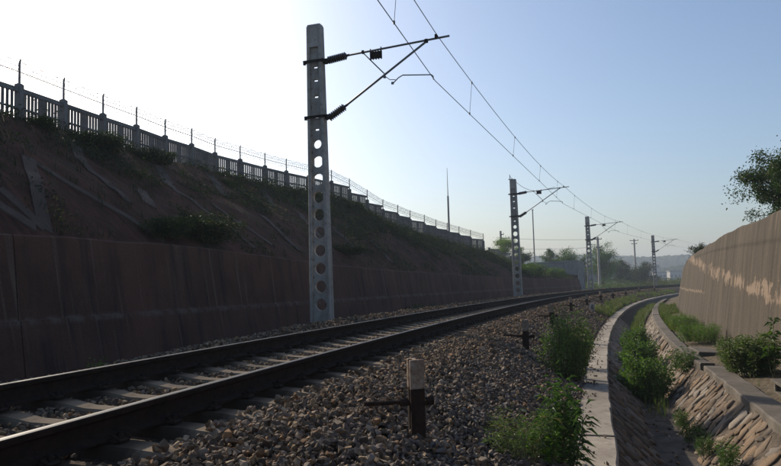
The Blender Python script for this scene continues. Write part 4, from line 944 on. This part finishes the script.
for px, off, sc_, lb in ((418, 4.2, 0.9, 'dim green weed at the foot of the retaining wall, left one of the pair'), (436, 4.1, 0.8, 'dim green weed at the foot of the retaining wall, right one of the pair'), (457, 3.9, 0.55, 'small bright weed by the ballast below the retaining wall')):
    s_ = s_at(px, off); put_shrub('wall_weed', lb, 'plant', PV(s_, off, -0.72), gW, (sc_, sc_ * 1.3, sc_), off)
s_ = s_at(97, 2.3); put_shrub('sprig', 'tiny green sprig showing above the far rail at left', 'plant', PV(s_, 2.3, -0.32), shrub_meshes(18, 0.26, 0.04, 4, 14, 0.05, 0.02, LIGHT1, LIGHT2, 0.5))
s_ = s_at(535, 6.2)
for i, (s_, o_, sc_, lb) in enumerate(((61, 5.9, 1.0, 'light green bush on the slope just right of the second mast'), (65, 6.3, 1.2, 'light green bush left of the pale wing wall'), (72, 5.9, 1.1, 'light green bush at the corner of the pale wing wall'))):
    put_shrub('slope_shrub', lb, 'shrub', PV(s_, o_, float(z_left(s_, o_)) - 0.1), shrub_meshes(40 + i, 1.1, 0.9, 34, 80, 0.11, 0.06, (0.06, 0.10, 0.025), (0.10, 0.16, 0.04), 0.3), sc_, i, 'shrubs on the cut slope')

def tree_meshes(seed, H, rad, trunk_h, clusters, per, L, c1, c2, spread=0.30, flat=0.75, dry=0.02):
    r = np.random.default_rng(seed); paths = []; B = []; Dr = []
    cz = trunk_h + (H - trunk_h) * 0.5; rz = (H - trunk_h) * 0.55
    tr = [np.array([0, 0, -0.3]), np.array([r.normal(0, .05), r.normal(0, .05), trunk_h * 0.6]) , np.array([r.normal(0, .1) * rad, r.normal(0, .1) * rad, cz]), np.array([r.normal(0, .1) * rad, r.normal(0, .1) * rad, H * 0.9])]
    tw = 0.035 * H; paths.append((tr, [tw, tw * 0.8, tw * 0.5, tw * 0.12]))
    for i in range(clusters):
        d = r.normal(size=3); d /= np.linalg.norm(d); k = r.random() ** 0.45; c = np.array([d[0] * rad, d[1] * rad, d[2] * rz]) * k * r.uniform(0.8, 1.12) + [0, 0, cz]
        if c[2] < trunk_h * 0.7: c[2] = trunk_h * 0.7 + r.random() * 0.3 * H
        st = tr[1] + (tr[2] - tr[1]) * r.random(); md = (st + c) / 2 + np.array([0, 0, 0.06 * H]) * r.random(); paths.append(([st, md, c], [tw * 0.35, tw * 0.2, tw * 0.05]))
        sz = rad * spread * r.uniform(0.6, 1.25); n = int(per * r.uniform(0.6, 1.3)); q = r.normal(size=(n, 3)) * [sz, sz, sz * flat] * 0.62 + c
        B.append(q); dv = r.normal(size=(n, 3)); dv[:, 2] *= 0.6; Dr.append(dv)
    B = np.concatenate(B); Dr = np.concatenate(Dr); n = len(B); v, f, c = leaf_cloud(B, Dr, r.uniform(0.6, 1.25, n) * L, r.uniform(0.6, 1.2, n) * L * 0.55, leaf_cols(n, c1, c2, r, dry), r)
    return tubes_np(paths, 6).mesh('trunk', M_bark), np_mesh('crown', v, f, M_leaf, False, c)
def put_tree(label, loc, meshes, group=None, rz=0.0, name='tree'):
    e = empty(name, loc, rz); tag(e, label, 'tree', group); link('trunk', meshes[0], e); link('crown', meshes[1], e); return e
def tree_px(px, top, wpx, dist, zb, label, seed, c1, c2, trunk=0.18, cl=46, per=60, group='trees beyond the cutting', name='tree'):
    d = pix_ray(px, 262); d = Vector((d.x, d.y, 0)).normalized(); p_ = d * dist; q = pix_ray(px, top); el = q.z / math.hypot(q.x, q.y); zt = CAM_H + dist * el
    H = zt - zb; rad = wpx / F_PX * dist * 0.52
    return put_tree(label, (p_.x, p_.y, zb), tree_meshes(seed, H, rad, H * trunk, cl, per * 3, max(0.10, 0.0016 * dist), c1, c2), group, seed, name)
put_tree('dark leafy tree on top of the tall wall at the right edge', PV(21.0, -9.6, 1.9), tree_meshes(60, 2.5, 2.0, 0.05, 330, 230, 0.07, (0.022, 0.042, 0.014), (0.05, 0.08, 0.024), 0.12, 0.8))
put_tree('small dark shrub on top of the tall wall where its top dips', PV(37, -7.75, 1.5), tree_meshes(61, 0.95, 0.60, 0.1, 40, 90, 0.06, DARK1, DARK2, 0.3), None, 0, 'wall_top_shrub')
put_tree('bare twiggy shrub at the far end of the tall wall', PV(40, -7.5, 1.4), tree_meshes(62, 1.0, 0.6, 0.1, 26, 5, 0.06, DARK1, DARK2, 0.3), None, 0, 'wall_top_shrub')
tree_px(504, 237, 26, 96, 2.0, 'bright yellow green tree behind the low fence, left of the second mast', 63, (0.11, 0.17, 0.035), (0.17, 0.23, 0.05), 0.15)
tree_px(523, 247, 16, 100, 2.0, 'small green tree just right of the second mast', 64, (0.05, 0.085, 0.025), (0.085, 0.125, 0.035), 0.1, 30)
tree_px(549, 250, 20, 118, 0.5, 'dark green tree behind the pale wing wall, left one', 65, (0.035, 0.07, 0.018), (0.065, 0.11, 0.028), 0.15)
tree_px(568, 250, 28, 116, 0.5, 'broad green tree behind the right end of the pale wing wall', 66, (0.05, 0.095, 0.022), (0.09, 0.145, 0.035), 0.15, 60)
tree_px(584, 258, 12, 150, -2.0, 'small hazy tree between the wing wall and the third mast', 67, DARK1, DARK2, 0.15, 26)
tree_px(602, 246, 30, 132, -2.4, 'leafy open crowned tree behind the third mast', 68, (0.05, 0.10, 0.025), (0.09, 0.155, 0.038), 0.22, 60)
tree_px(618, 256, 18, 150, -2.4, 'lower hazy tree right of the open crowned tree', 69, DARK1, (0.06, 0.09, 0.03), 0.15, 30)
tree_px(626, 267, 20, 160, -2.5, 'left of the two round dark bushes before the hills', 70, DARK1, DARK2, 0.06, 40)
tree_px(643, 263, 26, 158, -2.5, 'right and larger of the two round dark bushes before the hills', 71, DARK1, DARK2, 0.06, 60)
def far_scrub():
    r = np.random.default_rng(23); n = 52000; S_ = r.uniform(94, 190, n); O_ = r.uniform(5.2, 34, n); x, y = xy(S_, O_); v = vnoise(x * 0.22, y * 0.22, 31) * 0.6 + vnoise(x * 0.7, y * 0.7, 32) * 0.4
    k = r.random(n) < sstep(0.30, 0.55, v); x, y, v, S_, O_ = x[k], y[k], v[k], S_[k], O_[k]; n = len(x)
    zg = np.maximum(ground_z(x, y), np.where((S_ < 116), z_left(S_, O_) + G * S_, -9)); z = zg + r.random(n) ** 1.2 * (0.5 + 3.2 * np.clip(v - 0.35, 0, 1)) * sstep(5, 8, O_)
    dv = r.normal(size=(n, 3)); warm = vnoise(x * 0.15, y * 0.15, 8)[:, None]; c = leaf_cols(n, (0.055, 0.085, 0.025), (0.10, 0.13, 0.04), r) * (1 - 0.5 * (warm > 0.6)) + np.array((0.05, 0.03, 0.015)) * (warm > 0.6)
    vv, f, cc = leaf_cloud(np.stack([x, y, z], -1), dv, r.uniform(0.7, 1.3, n) * 0.28, r.uniform(0.6, 1.2, n) * 0.15, c, r)
    o = link('far_scrub', np_mesh('far_scrub', vv, f, M_leaf, False, cc)); tag(o, 'mixed green scrub covering the flat ground past the cutting', 'scrub', kind='stuff')
far_scrub()

# ------------------------------------------------------------------ far poles, wires and buildings
def far_pt(px, py, dist):
    d = pix_ray(px, py); k = dist / math.hypot(d.x, d.y); return Vector((d.x * k, d.y * k, CAM_H + d.z * k))
def bearing(px): d = pix_ray(px, 262); return -math.atan2(d.x, d.y)
p_ = far_pt(447, 168, 92); q_ = far_pt(447, 196, 92); e = empty('antenna_mast', (p_.x, p_.y, 3.0)); tag(e, 'slender antenna mast standing behind the long fence', 'antenna')
MB().tube([(0, 0, -1), (0, 0, q_.z - 3.0)], [0.15, 0.12], 8).build('lower_pole', M_steel, e); MB().tube([(0, 0, q_.z - 3.0), (0, 0, p_.z - 3.0)], [0.06, 0.025], 6).build('upper_rod', M_steel, e)
p_ = far_pt(532.5, 210, 112); e = empty('thin_pole', (p_.x, p_.y, 0.5)); tag(e, 'thin grey pole behind the arm of the second mast', 'pole'); MB().tube([(0, 0, -1), (0, 0, p_.z - 0.5)], [0.13, 0.085], 8).build('shaft', M_mast, e); MB().box(-0.16, 0.16, -0.16, 0.16, p_.z - 0.5, p_.z - 0.42).build('cap', M_steel, e)
def utility_pole(px, top, dist, zb, label, arms, w=0.14, holes=False):
    p_ = far_pt(px, top, dist); e = empty('utility_pole', (p_.x, p_.y, zb), bearing(px)); tag(e, label, 'pole', 'poles beyond the line'); H = p_.z - zb
    MB().tube([(0, 0, -1), (0, 0, H)], [w * 1.25, w], 8).build('shaft', M_mast, e)
    for dz, L, sh in arms:
        mb = MB(); mb.box(-L / 2 + sh, L / 2 + sh, -0.06, 0.06, H - dz - 0.06, H - dz + 0.06)
        c = mb.build('crossarm', M_dark, e)
        for k in (-0.46, 0.46): MB().tube([(k * L + sh, 0, H - dz + 0.061), (k * L + sh, 0, H - dz + 0.26)], [0.05, 0.035], 6).build('pin_insulator', M_insul, c)
    return e, H
u1, H1 = utility_pole(500.5, 231, 104, 2.0, 'short pole with side brackets behind the low fence', ((1.1, 1.4, 0.6), (0.55, 0.5, 0.2)), 0.15)
u2, H2 = utility_pole(597.5, 237, 128, -2.0, 'grey pole partly hidden behind the third mast', ((0.4, 1.4, 0), (1.9, 0.9, 0.2)), 0.19)
u3, H3 = utility_pole(634, 239, 165, -2.5, 'lone pole with a short crossarm between third and fourth masts', ((0.35, 1.9, 0), (1.1, 1.2, 0)), 0.17)
for zo, lb in ((-1.0, 'upper of two thin power lines crossing behind the masts'), (-2.6, 'lower of two thin power lines crossing behind the masts')):
    a, b = u1.location + Vector((0, 0, H1 + zo)), u2.location + Vector((0, 0, H2 - 0.3 + (zo + 1) * 0.9)); pts = [a + (b - a) * t - Vector((0, 0, 1.2 * t * (1 - t))) for t in np.linspace(0, 1, 14)]
    tag(MB().tube(pts, 0.02, 5).build('power_line', M_wire), lb, 'wire')
def house(px, base_py, w, d_, h, rh, dist, label, nwin, wm, flat=False):
    p_ = far_pt(px, base_py, dist); e = empty('house', (p_.x, p_.y, p_.z), bearing(px) + 0.25); tag(e, label, 'building')
    MB().box(-w / 2, w / 2, 0, d_, -2, h).build('wall', wm, e)
    mb = MB()
    if flat: mb.box(-w / 2 - .3, w / 2 + .3, -.3, d_ + .3, h + 0.002, h + rh)
    else: mb.add([(-w / 2 - .4, -.4, h + .003), (w / 2 + .4, -.4, h + .003), (w / 2 + .4, d_ + .4, h + .003), (-w / 2 - .4, d_ + .4, h + .003), (-w / 2 - .4, d_ / 2, h + rh), (w / 2 + .4, d_ / 2, h + rh)], [(0, 1, 5, 4), (2, 3, 4, 5), (0, 4, 3), (1, 2, 5), (0, 3, 2, 1)])
    mb.build('roof', M_roof, e)
    for r_ in range(1 if h < 4.5 else 2):
        for k in range(nwin):
            x = -w / 2 + w * (k + 0.5) / nwin; z0 = 0.9 + 2.9 * r_; wn = MB().box(x - 0.6, x + 0.6, -0.03, 0.05, z0, z0 + 1.4).build('window', M_glass, e)
            MB().box(x - 0.68, x + 0.68, -0.06, -0.032, z0 - 0.10, z0 - 0.002).build('sill', M_house, wn)
house(644, 279, 7, 6, 3.4, 1.0, 400, 'small pale house below the hills left of the fourth mast', 3, M_house)
house(661, 279, 6, 6, 3.4, 0.6, 410, 'pale flat roofed house right of the fourth mast', 3, M_house, True)
house(676, 279, 6, 7, 4.2, 0.6, 415, 'pale block just left of the tall wall end', 3, M_house, True)
house(655, 269.5, 6, 6, 3.2, 1.0, 470, 'distant pale house on the hazy hillside', 3, M_house)
house(596, 274, 17, 6, 1.9, 0.9, 178, 'long low grey roofed shed behind the leafy tree', 6, M_wing)
a, b = far_pt(650, 283, 172), far_pt(692, 284, 172); e = empty('guard_railing', a); tag(e, 'low grey guard railing across the line beyond the fourth mast', 'railing')
for zz in (0.55, 1.1): MB().tube([Vector((0, 0, zz)), b - a + Vector((0, 0, zz))], 0.07, 6).build('rail_bar', M_wing, e)
for k in range(7): q = (b - a) * (k / 6); MB().box(q.x - 0.12, q.x + 0.12, q.y - 0.12, q.y + 0.12, q.z - 1.2, q.z + 1.25).build('post', M_wing, e)

def hills():
    az = np.radians(np.arange(-75, 80, 0.06)); rings = []
    for name, d0, width, el, seed, tree in (('near', 520, 150, 0.75, 3, 3.2), ('far', 780, 200, 1.3, 9, 5.0)):
        rad = d0 + np.linspace(-width / 2, width * 0.75, 26); A, Rr = np.meshgrid(az, rad, indexing='ij'); x, y = Rr * np.sin(A), Rr * np.cos(A)
        ad = np.degrees(A); e_ = el + 0.55 * (vnoise(ad * 0.16, 0 * ad, seed) - 0.5) + 0.22 * (vnoise(ad * 0.6, 0 * ad, seed + 1) - 0.5) + 0.35 * sstep(21, 15, ad) * (name == 'far')
        t = (Rr - d0) / (width / 2); prof = np.exp(-(t * 1.25) ** 2); top = np.tan(np.radians(e_)) * d0 + CAM_H + 5
        z = -6.5 + (top) * prof; z = z + tree * prof * (vnoise(x * 0.16, y * 0.16, seed + 2) * 0.6 + vnoise(x * 0.4, y * 0.4, seed + 3) * 0.4 - 0.4)
        v = np.stack([x, y, z], -1).reshape(-1, 3); n, m = x.shape; i = np.arange(n - 1)[:, None] * m + np.arange(m - 1)[None, :]; f = np.stack([i, i + 1, i + m + 1, i + m], -1).reshape(-1, 4)[:, ::-1]
        tag(link('hills', np_mesh('hills', v, f, M_hill, False)), '%s ridge of low wooded hills fading into haze' % ('nearer' if name == 'near' else 'farther'), kind='structure')
hills()

# ------------------------------------------------------------------ the hazy air
def haze():
    me = MB().box(-1090, 1130, -1070, 1150, -9, 40).mesh('haze', None); m = bpy.data.materials.new('haze_air'); m.use_nodes = True; n = m.node_tree.nodes; n.clear()
    o = n.new('ShaderNodeOutputMaterial'); v = n.new('ShaderNodeVolumePrincipled'); v.inputs['Color'].default_value = (0.74, 0.86, 1.0, 1); v.inputs['Density'].default_value = HAZE_DENSITY; v.inputs['Anisotropy'].default_value = 0.1
    m.node_tree.links.new(v.outputs[0], o.inputs['Volume']); me.materials.append(m); tag(link('haze', me), 'pale haze hanging over the whole cutting', 'haze', kind='stuff')
HAZE_DENSITY = 0.0007
haze()
